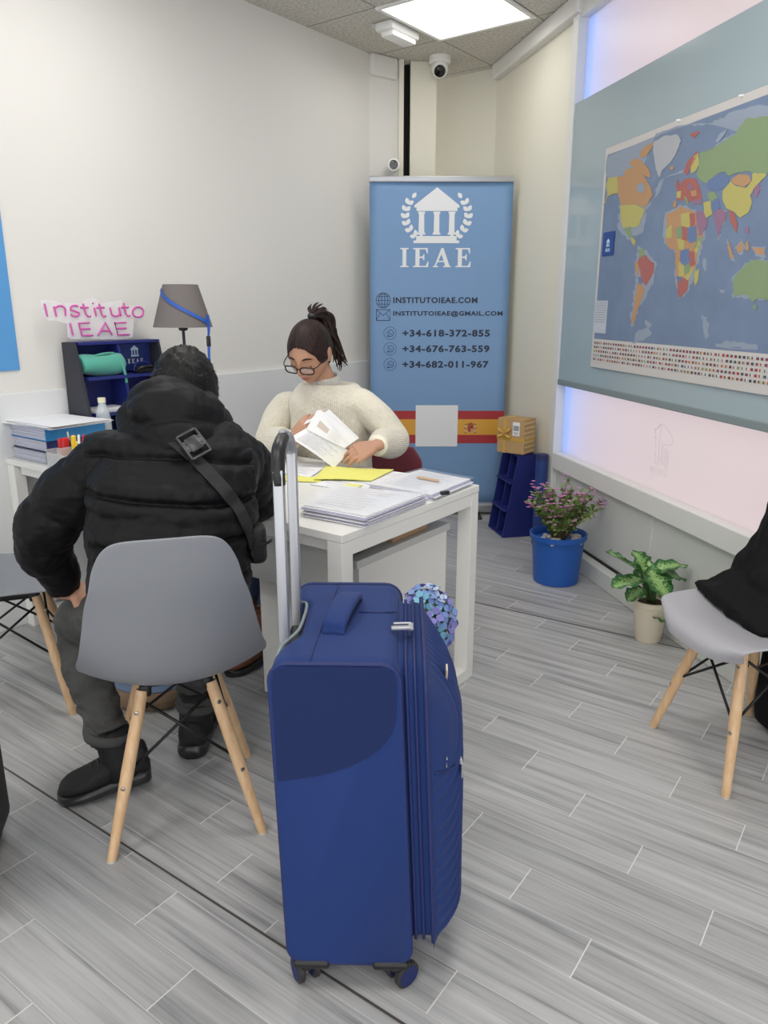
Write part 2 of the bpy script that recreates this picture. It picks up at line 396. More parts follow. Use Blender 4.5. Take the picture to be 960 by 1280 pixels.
# glass front
T0 = -4.2
win = bpy.data.objects.new('window_1', None); COL.objects.link(win); win['kind'] = 'structure'
win.location = gp(0)
def wpart(name, b, m, smooth=False):
    o = wobj(name, b, m, win, smooth); return o
ZS, ZT = .553, 2.70
b = new()
wallbox(b, gp(T_M, out=-.03), gp(T_M + .065, out=-.03), 0, CEIL, .12, 1, .004)             # end post
wallbox(b, gp(T0, out=-.02), gp(T_M, out=-.02), ZT, CEIL, .1, 1, .004)                      # head
wallbox(b, gp(T0, out=-.03), gp(T_M, out=-.03), ZS - .095, ZS, .12, 1, .006)                # sill beam
wallbox(b, gp(-1.9, out=-.02), gp(-1.84, out=-.02), 0, CEIL, .1, 1, .004)
wpart('window_frame', b, M['white_metal'])
def frosted():
    m = bpy.data.materials.new('frosted_glass'); m.use_nodes = True; nt = m.node_tree
    for n in list(nt.nodes):
        if n.type != 'OUTPUT_MATERIAL': nt.nodes.remove(n)
    out = [n for n in nt.nodes if n.type == 'OUTPUT_MATERIAL'][0]
    t = nt.nodes.new('ShaderNodeBsdfTranslucent'); t.inputs[0].default_value = (.88, .80, .80, 1)
    d = nt.nodes.new('ShaderNodeBsdfDiffuse'); d.inputs[0].default_value = (.75, .73, .74, 1)
    g = nt.nodes.new('ShaderNodeBsdfGlossy'); g.inputs['Roughness'].default_value = .25
    tc = nt.nodes.new('ShaderNodeTexCoord'); nz = nt.nodes.new('ShaderNodeTexNoise'); nz.inputs['Scale'].default_value = 2.0
    nt.links.new(tc.outputs['Object'], nz.inputs['Vector'])
    m1 = nt.nodes.new('ShaderNodeMixShader'); m1.inputs[0].default_value = .2
    m2 = nt.nodes.new('ShaderNodeMixShader'); m2.inputs[0].default_value = .03
    nt.links.new(t.outputs[0], m1.inputs[1]); nt.links.new(d.outputs[0], m1.inputs[2])
    nt.links.new(m1.outputs[0], m2.inputs[1]); nt.links.new(g.outputs[0], m2.inputs[2]); nt.links.new(m2.outputs[0], out.inputs[0])
    return m
M['frost'] = frosted()
b = new(); wallbox(b, gp(T0, out=.02), gp(T_M, out=.02), ZS, ZT, .006, 1); wpart('frosted_pane', b, M['frost'])
M['engrave'] = mat('engraved_line', srgb(214, 210, 214), .6)
b = new()
def eng(pts, r=.0011, sub=3):
    P = []
    for zx, zy in pts:
        t, z = gpt(680 + zx / 3.4286, 440 + zy / 3.4286); P.append(gp(t, z, .0185))
    tube(b, P, r, 5, sub)
eng([(470, 330), (487, 308), (512, 332), (535, 372), (531, 395), (510, 402), (497, 392)])
eng([(487, 308), (483, 345), (478, 390), (476, 440), (470, 490)])
for k in range(4): eng([(488 + 7 * k, 385 + 14 * k), (490 + 7 * k, 430 + 10 * k), (480 + 7 * k, 470 + 8 * k)])
eng([(512, 420), (516, 460), (508, 515)])
for k in range(5): eng([(462, 330 + 32 * k), (462, 352 + 32 * k)], sub=1); eng([(456, 332 + 32 * k), (466, 330 + 32 * k)], sub=1)
for k in range(6): eng([(443 + 12 * k, 492 + 5 * k), (443 + 12 * k, 516 + 5 * k)], sub=1); eng([(440 + 12 * k, 492 + 5 * k), (448 + 12 * k, 495 + 5 * k)], sub=1)
wpart('engraved_logo', b, M['engrave'], True)
# unseen slab added outside the frosted glass; its blue emission tints the pane end
M['bluelit'] = mat('blue_glow', (.05, .2, .8), .5, emit=((.20, .46, 1.0), 2.2))
b = new(); wallbox(b, gp(T_M - .03, out=.045), gp(T_M - .03, out=.3), .3, CEIL, .05, 1); o = struct('glow_slab', b, M['bluelit'])
# knee wall
b = new(); wallbox(b, gp(T0, out=.0), gp(T_M, out=.0), 0, ZS - .09, .05, 1)
struct('wall_knee', b, M['panel'])
b = new()
for t in (gpt(*(680 + 460 / 3.4286, 440 + 760 / 3.4286))[0], gpt(697, 590)[0] - .02, -.62): wallbox(b, gp(t - .012, out=-.006), gp(t + .012, out=-.006), .1, ZS - .09, .02, 1, .003)
struct('trim_7', b, M['panel'])
b = new(); wallbox(b, gp(T0, out=-.06), gp(T_M - .02, out=-.06), 0, .09, .07, 1, .006); struct('baseboard_right', b, M['panel'])
b = new(); wallbox(b, gp(T0, out=-.012), gp(T_M - .02, out=-.012), .09, .10, .02, 1); struct('trim_8', b, M['void'])

# tinted board in front of the window
tl, ztop = -3.6, 2.315; tr = T_M - .012
M['board'] = mat('blue_grey_glass_board', srgb(160, 176, 182), .16, coat=.5, spec=.5)
M['shadow_and_rim_grey'] = mat('board_lip_shadow', srgb(128, 140, 142), .4)
t = thing('glass_board', 'large glossy blue-grey board mounted across the window behind the world map', 'board', gp((tl + tr) / 2, .935))
b = new(); wallbox(b, gp(tl, out=-.028), gp(tr, out=-.028), .955, ztop, .02, 1, .002); wobj('board_panel', b, M['board'], t, False)
b = new(); wallbox(b, gp(tl, out=-.034), gp(tr, out=-.034), .93, .962, .03, 1, .004); wobj('shadow_lip', b, M['shadow_and_rim_grey'], t, False)  # lip under the board, its shadow painted in as darker grey

# ceiling things
t = thing('ceiling_light', 'square white ceiling light panel glowing above the banner', 'ceiling light', LAMP, -YAW)
b = new()
for s in (-1, 1):
    box(b, (.6, .022, .012), (0, s * .289, -.006), 0, .002); box(b, (.022, .556, .012), (s * .289, 0, -.006), 0, .002)
obj('frame', b, M['plastic_white'], t)
b = new(); box(b, (.556, .556, .006), (0, 0, -.004)); obj('diffuser', b, mat('lit_diffuser', (1, 1, 1), .5, emit=((1, .98, .95), 1.8)), t)
pl = Vector((.10, 4.62, CEIL))
t = thing('emergency_light', 'small white rectangular emergency light on the ceiling tile beside the lit panel', 'emergency light', AZ(497, 34, CEIL) , -YAW)
b = new(); box(b, (.115, .26, .045), (0, 0, -.0225), 0, .012); obj('housing', b, M['plastic_white'], t, True, auto=40)
b = new(); box(b, (.085, .22, .03), (.008, 0, -.056), 0, .012); obj('diffuser', b, mat('frosted_plastic', srgb(245, 245, 242), .4), t, True, auto=40)
b = new(); box(b, (.03, .26, .02), (-.066, .0, -.012), 0, .004); obj('mounting_plate', b, M['deskgrey'], t)
def camera_thing(name, label, loc, d, big):
    t = thing(name, label, 'security camera', loc)
    d = Vector(d).normalized()
    if big:
        b = new(); lathe(b, [(.066, 0), (.066, -.03), (.058, -.038), (.03, -.042)]); obj('base', b, M['plastic_white'], t, True, auto=35)
        c = Vector((0, 0, -.062)) + d * .012
        b = new(); ball(b, c, .052, 24); obj('dome', b, M['plastic_white'], t, True)
        b = new(); lathe(b, [(.034, .0), (.034, .046), (.03, .05), (.012, .052)], c, 24, axis=d); obj('lens', b, M['lens'], t, True, auto=35)
    else:
        b = new(); lathe(b, [(.022, 0), (.022, .02), (.014, .03)], (0, .06, 0), 20, axis=(0, -1, 0)); tube(b, [(0, .03, 0), (0, .0, .015), (0, -.02, .012)], .008, 8, 3); obj('bracket', b, M['plastic_white'], t, True, auto=35)
        b = new(); lathe(b, [(.03, -.05), (.037, -.04), (.037, .03), (.033, .034)], (0, -.03, .012), 24, axis=d); obj('body', b, M['plastic_white'], t, True, auto=35)
        b = new(); lathe(b, [(.027, .03), (.027, .036), (.01, .038)], (0, -.03, .012), 24, axis=d); obj('lens', b, M['lens'], t, True, auto=35)
    return t
camera_thing('dome_camera', 'white dome security camera hanging from the ceiling corner', AZ(550, 71, CEIL), (-.05, -.85, -.5), True)
camera_thing('bullet_camera', 'small white round security camera on the pilaster just above the banner', AY(492, 210, 5.08), (0, -1, -.1), False)

# blue poster on the left wall
def lw(px, py): return AP(px, py, LC, YAW)
p = lw(24, 460); q = lw(0, 230)
M['poster_blue'] = mat('blue_poster', srgb(88, 154, 212), .5, var=.05, vscale=2)
t = (p - LC).dot(WS)
b = new(); wallbox(b, LC + WS * (t - 1.0), LC + WS * t, 1.09, 2.05, .006, 1); o = obj('wall_poster', b, M['poster_blue'])
tag(o, 'plain sky-blue poster on the left wall beside the pink sign', 'poster')
# ------------------------------------------------------------------ world map on the board
M['map_ocean'] = mat('map_ocean', srgb(112, 130, 158), .45, var=.2, vscale=8, coat=.15)
mapcols = dict(pale=(150, 162, 180), white=(184, 186, 190), yellow=(196, 184, 92), orange=(196, 144, 92), red=(178, 92, 82), green=(134, 158, 108), blue=(96, 120, 166), purple=(152, 106, 134))
mapcols = {k: tuple(.80 * c + .20 * g for c, g in zip(v, (122, 130, 142))) for k, v in mapcols.items()}
mm = [M['map_ocean']] + [mat('map_' + k, srgb(*v), .5) for k, v in mapcols.items()]
mk = {k: i + 1 for i, k in enumerate(mapcols)}
def mp_(zx, zy): return gpt(740 + zx / 3.3684, 120 + zy / 3.3684)
MAPO = -.036
tL = gpt(766.6, 186)[0]; zT, zB = 2.045, 1.055; tR = tL - 1.40
def wav(t, z): return .0025 * math.sin(t * 7) * math.cos(z * 5)
def mpt(t, z, d=0.0): return gp(t, z, MAPO - d + wav(t, z))
t = thing('world_map', 'large laminated political world map poster with rows of flags, on the blue-grey board', 'map', gp((tL + tR) / 2, zB))
b = new()
nx, nz = 36, 24
fr = [[b.verts.new(mpt(tL + (tR - tL) * i / nx, zB + (zT - zB) * j / nz)) for j in range(nz + 1)] for i in range(nx + 1)]
for i in range(nx):
    for j in range(nz): b.faces.new((fr[i][j], fr[i + 1][j], fr[i + 1][j + 1], fr[i][j + 1]))
b = modmesh(b, [('SOLIDIFY', dict(thickness=.0015, offset=0))])
wobj('sheet', b, mat('map_paper', srgb(202, 198, 194), .5, coat=.2), t)
def flat(bm, pts, d, mi):      # printed area on the sheet, from (t, z) outline
    n0 = len(bm.faces)
    v = [bm.verts.new(mpt(a, z, d)) for a, z in pts]
    f = bm.faces.new(v); r = bmesh.ops.triangulate(bm, faces=[f]); mi_last(bm, n0, mi)
def grid_(bm, t0, t1, z0, z1, d, mi, n=24):
    n0 = len(bm.faces)
    c = [[bm.verts.new(mpt(t0 + (t1 - t0) * i / n, z0 + (z1 - z0) * j / n, d)) for j in range(n + 1)] for i in range(n + 1)]
    for i in range(n):
        for j in range(n): bm.faces.new((c[i][j], c[i + 1][j], c[i + 1][j + 1], c[i][j + 1]))
    mi_last(bm, n0, mi)
b = new(); zF = mp_(40, 1030)[1] + .01
grid_(b, tL - .02, tR + .02, zF, zT - .03, .0014, 0)
wobj('ocean', b, M['map_ocean'], t)
b = new()
def wob(pts, amp=5, seed=0):   # ragged coast
    out = []; n = len(pts); rr = random.Random(seed)
    for i in range(n):
        a, c = Vector(pts[i]), Vector(pts[(i + 1) % n]); k = max(1, int((c - a).length / 12)); nn = Vector((-(c - a).y, (c - a).x)).normalized() if (c - a).length else Vector((0, 0))
        for j in range(k):
            p_ = a.lerp(c, j / k)
            if j: p_ = p_ + nn * rr.uniform(-amp, amp)
            out.append((p_.x, p_.y))
    return out
def land(col, *pts, d=.0030, amp=2.0):
    pts = wob(pts, amp, len(pts) * 13 + int(pts[0][0]))
    flat(b, [mp_(*q) for q in pts], d, mk[col])
def halo(*pts, amp=6):
    c = Vector((sum(q[0] for q in pts) / len(pts), sum(q[1] for q in pts) / len(pts)))
    big = [tuple(c + (Vector(q) - c) * (1 + 9 / max(20, (Vector(q) - c).length))) for q in pts]
    flat(b, [mp_(*q) for q in wob(big, amp, 5)], .0022, mk['pale'])
arctic = [(95, 260), (160, 235), (240, 205), (330, 150), (420, 130), (520, 120), (640, 70), (741, 40), (860, 60), (860, 150), (640, 160), (560, 215), (430, 320), (400, 330), (345, 345), (320, 360), (300, 420), (262, 480), (140, 350), (95, 345)]
flat(b, [mp_(*q) for q in wob(arctic, 8, 3)], .0018, mk['pale'])
halo((150, 450), (260, 470), (245, 560), (190, 600), (150, 560)); halo((228, 640), (265, 660), (300, 705), (285, 780), (240, 870), (205, 965), (198, 930), (222, 780))
halo((350, 500), (410, 465), (475, 490), (508, 595), (470, 720), (442, 815), (402, 852), (388, 760), (400, 660), (345, 620)); halo((640, 765), (690, 710), (760, 690), (830, 740), (820, 850), (741, 850), (700, 845), (640, 845))
halo((608, 598), (640, 690), (622, 682)); halo((648, 640), (672, 608), (684, 640), (665, 664)); halo((718, 638), (766, 638), (770, 674), (735, 668)); halo((560, 480), (605, 490), (572, 602)); halo((725, 375), (750, 390), (735, 430))
for pts in ([(200, 1040), (230, 985), (270, 970), (285, 1000), (250, 1030)], [(500, 920), (522, 930), (532, 1010), (515, 1025), (503, 970)], [(560, 1040), (640, 1030), (741, 1050), (741, 1068), (560, 1055)], [(255, 940), (285, 960), (280, 975), (255, 960)], [(575, 810), (600, 815), (595, 830), (580, 828)], [(508, 680), (520, 690), (512, 740), (505, 720)]):
    flat(b, [mp_(*q) for q in wob(pts, 6, 2)], .0020, mk['pale'])
land('orange', (350, 500), (375, 490), (410, 465), (475, 490), (484, 545), (508, 592), (480, 665), (472, 720), (442, 775), (438, 820), (402, 850), (388, 760), (404, 690), (398, 645), (362, 640), (345, 605), (352, 560), d=.0026)
land('red', (395, 400), (430, 350), (480, 350), (498, 400), (505, 435), (460, 445), (395, 440), d=.0026)
land('yellow', (100, 345), (138, 342), (140, 410), (115, 415), (97, 425), (88, 450), (75, 462), (92, 430), (95, 405), (90, 375))
land('orange', (138, 342), (165, 335), (175, 308), (205, 300), (240, 318), (258, 345), (280, 380), (292, 420), (275, 445), (255, 470), (235, 465), (215, 455), (150, 460), (146, 430), (138, 410))
land('pale', (224, 375), (250, 365), (257, 395), (242, 410), (222, 400), d=.0036)
land('orange', (232, 245), (255, 215), (298, 195), (285, 225), (262, 255), (240, 262))
land('orange', (185, 285), (215, 262), (235, 268), (250, 290), (275, 310), (283, 345), (262, 340), (245, 315), (215, 298))
land('white', (290, 200), (340, 170), (400, 165), (415, 190), (395, 240), (370, 280), (335, 310), (320, 345), (310, 320), (298, 270))
land('yellow', (150, 462), (215, 457), (240, 470), (258, 478), (245, 510), (232, 545), (215, 555), (190, 550), (165, 560), (155, 530), (150, 495))
land('green', (165, 560), (195, 553), (200, 580), (205, 600), (190, 595), (178, 580))
land('yellow', (195, 598), (206, 597), (218, 612), (212, 630), (203, 622))
land('green', (228, 650), (250, 640), (258, 660), (250, 685), (235, 680))
land('red', (235, 675), (262, 670), (275, 690), (298, 705), (295, 740), (275, 775), (262, 800), (245, 780), (238, 735), (225, 710))
land('orange', (215, 700), (228, 695), (232, 730), (228, 765), (215, 735))
land('blue', (228, 765), (242, 760), (246, 790), (232, 792))
land('orange', (226, 790), (246, 795), (258, 820), (245, 850), (235, 880), (222, 910), (212, 950), (203, 965), (200, 940), (208, 900), (214, 850))
land('red', (425, 320), (440, 280), (470, 245), (490, 232), (480, 260), (455, 300), (440, 335))
land('yellow', (470, 256), (490, 238), (492, 285), (476, 318), (458, 330), (456, 302))
land('green', (495, 240), (520, 235), (560, 215), (600, 190), (640, 165), (690, 95), (741, 85), (820, 90), (870, 140), (870, 300), (800, 320), (741, 335), (700, 318), (650, 325), (615, 340), (600, 320), (560, 330), (525, 370), (500, 360), (480, 335), (492, 285))
land('pale', (560, 190), (575, 165), (610, 140), (600, 165), (570, 200), d=.0034)
land('red', (450, 165), (480, 150), (495, 152), (470, 180))
land('blue', (525, 365), (560, 335), (600, 325), (618, 350), (605, 385), (560, 400), (530, 395))
land('orange', (625, 355), (660, 330), (700, 335), (710, 360), (680, 385), (640, 375))
land('yellow', (590, 400), (625, 360), (645, 380), (690, 388), (712, 360), (720, 300), (760, 295), (775, 335), (720, 395), (705, 420), (715, 450), (700, 490), (665, 515), (640, 490), (605, 475), (590, 440))
land('purple', (552, 490), (580, 475), (605, 490), (605, 515), (585, 545), (572, 600), (562, 560), (555, 520))
land('red', (615, 480), (640, 495), (652, 530), (650, 578), (635, 550), (620, 520))
land('yellow', (508, 450), (540, 440), (545, 500), (520, 515), (510, 490))
land('purple', (475, 490), (510, 485), (528, 540), (500, 585), (490, 590), (480, 540))
land('purple', (465, 440), (500, 432), (505, 455), (470, 460))
land('green', (525, 410), (555, 405), (570, 430), (548, 445), (530, 435))
land('red', (415, 360), (450, 345), (480, 360), (490, 392), (470, 420), (440, 440), (420, 410))
land('purple', (440, 375), (462, 370), (468, 395), (445, 398), d=.0036, amp=2); land('orange', (455, 400), (480, 398), (482, 420), (460, 425), d=.0036, amp=2)
land('yellow', (395, 405), (415, 400), (412, 430), (395, 430)); land('red', (390, 375), (400, 350), (408, 385), (398, 395)); land('orange', (380, 445), (395, 440), (393, 470), (378, 470)); land('green', (425, 425), (436, 425), (448, 455), (440, 460))
land('blue', (540, 440), (570, 430), (580, 472), (555, 488), (545, 480))
land('orange', (375, 500), (410, 470), (413, 545), (385, 562), (372, 540)); land('yellow', (350, 560), (372, 540), (373, 595), (348, 600)); land('yellow', (412, 500), (450, 490), (450, 555), (413, 548))
land('red', (450, 495), (472, 495), (472, 545), (450, 552)); land('blue', (440, 555), (478, 545), (482, 610), (450, 622), (438, 595)); land('green', (388, 560), (415, 548), (418, 598), (395, 600))
land('red', (415, 550), (440, 556), (438, 612), (417, 605)); land('green', (480, 600), (505, 595), (490, 640), (466, 640)); land('yellow', (490, 608), (505, 598), (480, 665), (468, 655))
land('orange', (348, 600), (395, 598), (400, 642), (370, 648), (350, 625)); land('yellow', (395, 602), (428, 608), (422, 648), (400, 645)); land('blue', (408, 655), (445, 640), (450, 700), (420, 718), (405, 690))
land('red', (445, 655), (470, 655), (472, 712), (450, 718)); land('orange', (425, 608), (450, 618), (460, 645), (425, 645)); land('yellow', (398, 700), (425, 715), (425, 758), (400, 760)); land('green', (425, 715), (450, 705), (448, 745), (426, 750)); land('yellow', (440, 745), (468, 712), (462, 740), (438, 778), (425, 762))
land('blue', (390, 758), (415, 762), (413, 800), (398, 792)); land('red', (395, 792), (415, 765), (442, 778), (436, 820), (405, 850), (396, 830)); land('yellow', (470, 742), (490, 728), (485, 775), (472, 800), (466, 780))
land('orange', (612, 600), (625, 640), (640, 685), (622, 680), (612, 640)); land('orange', (650, 640), (672, 610), (680, 640), (665, 660), (650, 655)); land('orange', (720, 640), (765, 640), (770, 670), (735, 665)); land('purple', (685, 555), (700, 550), (700, 580), (690, 580)); land('orange', (688, 620), (700, 610), (702, 650), (690, 652))
land('purple', (725, 378), (741, 370), (750, 390), (735, 430), (722, 420))
land('green', (640, 765), (660, 740), (690, 710), (715, 690), (741, 690), (800, 700), (830, 760), (820, 830), (780, 860), (741, 850), (720, 870), (700, 840), (670, 835), (640, 845), (635, 800))
land('green', (722, 880), (738, 878), (735, 900), (724, 898)); land('orange', (365, 300), (385, 295), (380, 312), (368, 312))
wobj('land', b, mm, t, False)
b = new(); flagc = [mat('flag_' + n, srgb(*c), .6) for n, c in (('red', (168, 62, 66)), ('navy', (64, 72, 106)), ('green', (82, 116, 92)), ('dark', (78, 70, 74)), ('gold', (190, 168, 108)), ('white', (214, 214, 214)))]
zr0 = zB + .035
for r in range(5):
    for c in range(58):
        a = tL - .028 - c * .0228; z0 = zr0 + r * (zF - zr0 - .004) / 5
        if a < tR + .03: break
        w_, h_ = .0135, .0095
        flat(b, [(a, z0), (a - w_ / 2, z0), (a - w_ / 2, z0 + h_), (a, z0 + h_)], .0022, random.choice((0, 0, 1, 2, 3, 3)))
        flat(b, [(a - w_ / 2, z0), (a - w_, z0), (a - w_, z0 + h_), (a - w_ / 2, z0 + h_)], .0022, random.choice((0, 1, 3, 4, 5, 5)))
wobj('flag_rows', b, flagc, t, False)
b = new(); p0 = mp_(45, 862); p1 = mp_(90, 1000)
M['mapbox'] = mat('map_legend_paper', srgb(188, 196, 206), .6)
flat(b, [(p0[0], p1[1]), (p1[0], p1[1]), (p1[0], p0[1]), (p0[0], p0[1])], .0026, 0)
for k in range(9):
    z = p0[1] - .012 - k * .011; flat(b, [(p0[0] - .006, z), (p1[0] + .008 + .006 * (k % 3), z), (p1[0] + .008 + .006 * (k % 3), z + .003), (p0[0] - .006, z + .003)], .0032, 1)
wobj('legend_panel', b, [M['mapbox'], M['ink']], t, False)
M['tape'] = mat('clear_tape', (.85, .85, .85), .12, coat=1)
for px, py in ((862, 142), (941, 114)):
    b = new(); tt, zz = gpt(px, py); q0 = mpt(tt, zT - .004, .003); ball(b, q0, (.014, .003, .005), 8); wobj('tape_tab', b, M['tape'], t)
# small blue sticker on the map
M['sticker'] = mat('blue_sticker', srgb(28, 66, 140), .4); M['sticker_white'] = mat('sticker_print', srgb(196, 222, 240), .5)
p0 = mp_(82, 577); p1 = mp_(122, 670)
def logo2(bm, P3, mi=0, dep=.0012):           # temple emblem, unit height about 1, centre x 0
    def pr(pts):
        n0 = len(bm.faces); f = [bm.verts.new(P3(x, z, dep)) for x, z in pts]; k = [bm.verts.new(P3(x, z, 0)) for x, z in pts]; n = len(f)
        bm.faces.new(f); bm.faces.new(k[::-1])
        for i in range(n): bm.faces.new((f[i], k[i], k[(i + 1) % n], f[(i + 1) % n]))
        mi_last(bm, n0, mi)
    pr([(-.43, .64), (-.43, .68), (0, 1), (.43, .68), (.43, .64), (.39, .64), (.39, .58), (-.39, .58), (-.39, .64)])
    for x in (-.29, 0, .29):
        pr([(x - .065, .53), (x - .065, .57), (x + .065, .57), (x + .065, .53), (x + .05, .53), (x + .055, .19), (x + .075, .19), (x + .075, .155), (x - .075, .155), (x - .075, .19), (x - .055, .19), (x - .05, .53)])
    pr([(-.44, 0), (-.44, .05), (-.39, .05), (-.39, .13), (.39, .13), (.39, .05), (.44, .05), (.44, 0)])
def serif(bm, ch, x0, x1, z0, z1, P3, mi=0, dep=.0012):
    def pr(pts):
        n0 = len(bm.faces); q = [(x0 + x * (x1 - x0), z0 + z * (z1 - z0)) for x, z in pts]
        f = [bm.verts.new(P3(x, z, dep)) for x, z in q]; k = [bm.verts.new(P3(x, z, 0)) for x, z in q]; n = len(f)
        bm.faces.new(f); bm.faces.new(k[::-1])
        for i in range(n): bm.faces.new((f[i], k[i], k[(i + 1) % n], f[(i + 1) % n]))
        mi_last(bm, n0, mi)
    if ch == 'I': pr([(0, 0), (0, .05), (.28, .09), (.28, .91), (0, .95), (0, 1), (1, 1), (1, .95), (.72, .91), (.72, .09), (1, .05), (1, 0)])
    if ch == 'E': pr([(0, 0), (0, .05), (.16, .09), (.16, .91), (0, .95), (0, 1), (.93, 1), (.95, .72), (.89, .72), (.80, .93), (.42, .93), (.42, .56), (.6, .56), (.68, .68), (.73, .68), (.73, .36), (.68, .36), (.6, .48), (.42, .48), (.42, .07), (.82, .07), (.94, .3), (1, .3), (.97, 0)])
    if ch == 'A':
        pr([(0, 0), (0, .05), (.1, .09), (.46, 1), (.58, 1), (.55, .8), (.17, .09), (.3, .05), (.3, 0)])
        pr([(.46, 1), (.58, 1), (.92, .09), (1, .05), (1, 0), (.58, 0), (.58, .05), (.68, .09), (.44, .78)])
        pr([(.27, .27), (.3, .34), (.62, .34), (.65, .27)])
def branch(bm, P3, side, mi=0):
    for k in range(8):
        a = R(-64 + k * 14.6); r = .62
        cx, cz = side * (r * .97 * math.cos(a)), .50 + r * .80 * math.sin(a)
        tang = Vector((-side * math.sin(a), math.cos(a)))
        for s in (-1, 1):
            if k == 7 and s < 0: continue
            dirv = (tang * .75 + Vector((side * math.cos(a), math.sin(a))) * s * .62).normalized() if k < 7 else tang
            nrm = Vector((-dirv.y, dirv.x)); Ln, Wd = .125, .042
            pts = [Vector((cx, cz)) + dirv * Ln * q + nrm * Wd * math.sin(math.pi * q) for q in (0, .25, .5, .75, 1)] + [Vector((cx, cz)) + dirv * Ln * q - nrm * Wd * math.sin(math.pi * q) for q in (.75, .5, .25)]
            n0 = len(bm.faces); f = [bm.verts.new(P3(p_.x, p_.y, .0012)) for p_ in pts]; bm.faces.new(f); mi_last(bm, n0, mi)
t = thing('sticker', 'small dark blue card with pale temple emblem stuck on the world map', 'sticker', gp((p0[0] + p1[0]) / 2, p1[1], MAPO))
b = new(); flat(b, [(p0[0], p1[1]), (p1[0], p1[1]), (p1[0], p0[1]), (p0[0], p0[1])], .005, 0); b = modmesh(b, [('SOLIDIFY', dict(thickness=.001, offset=0))]); wobj('card', b, M['sticker'], t, False)
cx, hh = (p0[0] + p1[0]) / 2, p0[1] - p1[1]
SP = lambda x, z, d=0: mpt(cx - x * .032, p1[1] + hh * .38 + z * .035, .0058 + d)
b = new(); logo2(b, SP)
for k, ch in enumerate('IEAE'): serif(b, ch, -.62 + .33 * k, -.38 + .33 * k, -.62, -.22, SP)
wobj('emblem', b, M['sticker_white'], t, False)

# ------------------------------------------------------------------ roll-up banner
BY = 4.88; BXc = .3455
t = thing('rollup_banner', 'tall light-blue roll-up banner with white temple logo and phone numbers', 'banner', (BXc, BY, 0))
M['banner'] = mat('banner_vinyl', srgb(118, 154, 196), .5, var=.02, vscale=3)
M['banner_white'] = mat('banner_white_print', srgb(232, 234, 236), .5); M['banner_ink'] = mat('banner_dark_print', srgb(28, 40, 62), .5)
M['flag_red'] = mat('banner_flag_red', srgb(172, 48, 52), .5); M['flag_gold'] = mat('banner_flag_gold', srgb(222, 164, 62), .5)
hw = .432
def bz(px, py): p_ = AY(px, py, BY - .012); return p_.x - BXc, p_.z
def bwv(x, z): return -.012 + .004 * math.sin(x * 5 + 1) * smoothstep(.1, 1.6, z)
def BP(x, z, d=0.0): return Vector((x, bwv(x, z) - .001 - d, z))
b = new()
g = [[b.verts.new((-hw + 2 * hw * i / 16, bwv(-hw + 2 * hw * i / 16, .08 + 1.99 * j / 30), .08 + 1.99 * j / 30)) for j in range(31)] for i in range(17)]
for i in range(16):
    for j in range(30): b.faces.new((g[i][j], g[i + 1][j], g[i + 1][j + 1], g[i][j + 1]))
b = modmesh(b, [('SOLIDIFY', dict(thickness=.001, offset=0))]); obj('banner_sheet', b, M['banner'], t, True)
b = new(); box(b, (.872, .03, .035), (0, -.012, 2.075), 0, .006); obj('top_rail', b, M['silver'], t, True, auto=40)
b = new(); box(b, (.875, .10, .07), (0, 0, .045), 0, .02, seg=3)
obj('base', b, M['silver'], t, True, auto=40)
for s in (-1, 1):
    b = new(); box(b, (.03, .34, .012), (s * .28, -.0, .006), 0, .004); obj('foot', b, M['dark'], t)
b = new(); tube(b, [(0, .03, .07), (0, .03, 2.07)], .01, 10); obj('pole', b, M['silver'], t, True)
# print
b = new(); x0, z1_ = bz(516, 234); x1, z0_ = bz(578, 304); cx = (bz(512, 270)[0] + bz(580, 270)[0]) / 2; hgt = bz(546, 234)[1] - bz(546, 304)[1]; 
LP = lambda x, z, d=0: BP(cx + x * hgt * 1.0, z0_ + z * hgt, d)
logo2(b, LP); branch(b, LP, 1); branch(b, LP, -1)
obj('temple_logo', b, M['banner_white'], t)
b = new()
for ch, a, c in (('I', 500, 511), ('E', 516, 536), ('A', 541, 564), ('E', 569, 589)):
    xa, zb_ = bz(a, 334); xb, zt_ = bz(c, 310); serif(b, ch, xa, xb, zb_, zt_, BP)
obj('heading', b, M['banner_white'], t)
b = new()
for s_, xa, ya, xb, yb, bo in (('INSTITUTOIEAE.COM', 491.5, 379, 597, 371.5, .034), ('INSTITUTOIEAE@GMAIL.COM', 491.5, 396.2, 628.5, 388.6, .034), ('+34-618-372-855', 503, 421, 612.5, 412, .036), ('+34-676-763-559', 503, 440.5, 612, 431.5, .036), ('+34-682-011-967', 503, 460, 611, 451, .036)):
    b = new(); q0 = bz(xa, ya); q1 = bz(xb, yb); text(b, s_, q0[0], q1[0], q0[1], q1[1], BP, bo, spacing=1.12); obj('contact_line', b, M['banner_ink'], t)
b = new()
def ringp(cx_, cz_, rx, rz, r=.0016, n=28, a0=0, a1=360): tube(b, [BP(cx_ + rx * math.cos(R(a0 + (a1 - a0) * k / n)), cz_ + rz * math.sin(R(a0 + (a1 - a0) * k / n)), .0005) for k in range(n + 1)], r, 5)
gx, gz = bz(479, 375.5); gr = bz(488, 375)[0] - gx
for rx in (gr, gr * .62, gr * .22): ringp(gx, gz, rx, gr)
for dz in (-.5, 0, .5): hh_ = gr * math.sqrt(1 - dz * dz); tube(b, [BP(gx - hh_, gz + dz * gr, .0005), BP(gx + hh_, gz + dz * gr, .0005)], .0014, 5)
ex0, ez0 = bz(470.5, 400.5); ex1, ez1 = bz(487.5, 387)
tube(b, [BP(x, z, .0005) for x, z in ((ex0, ez0), (ex1, ez0), (ex1, ez1), (ex0, ez1), (ex0, ez0))], .002, 5)
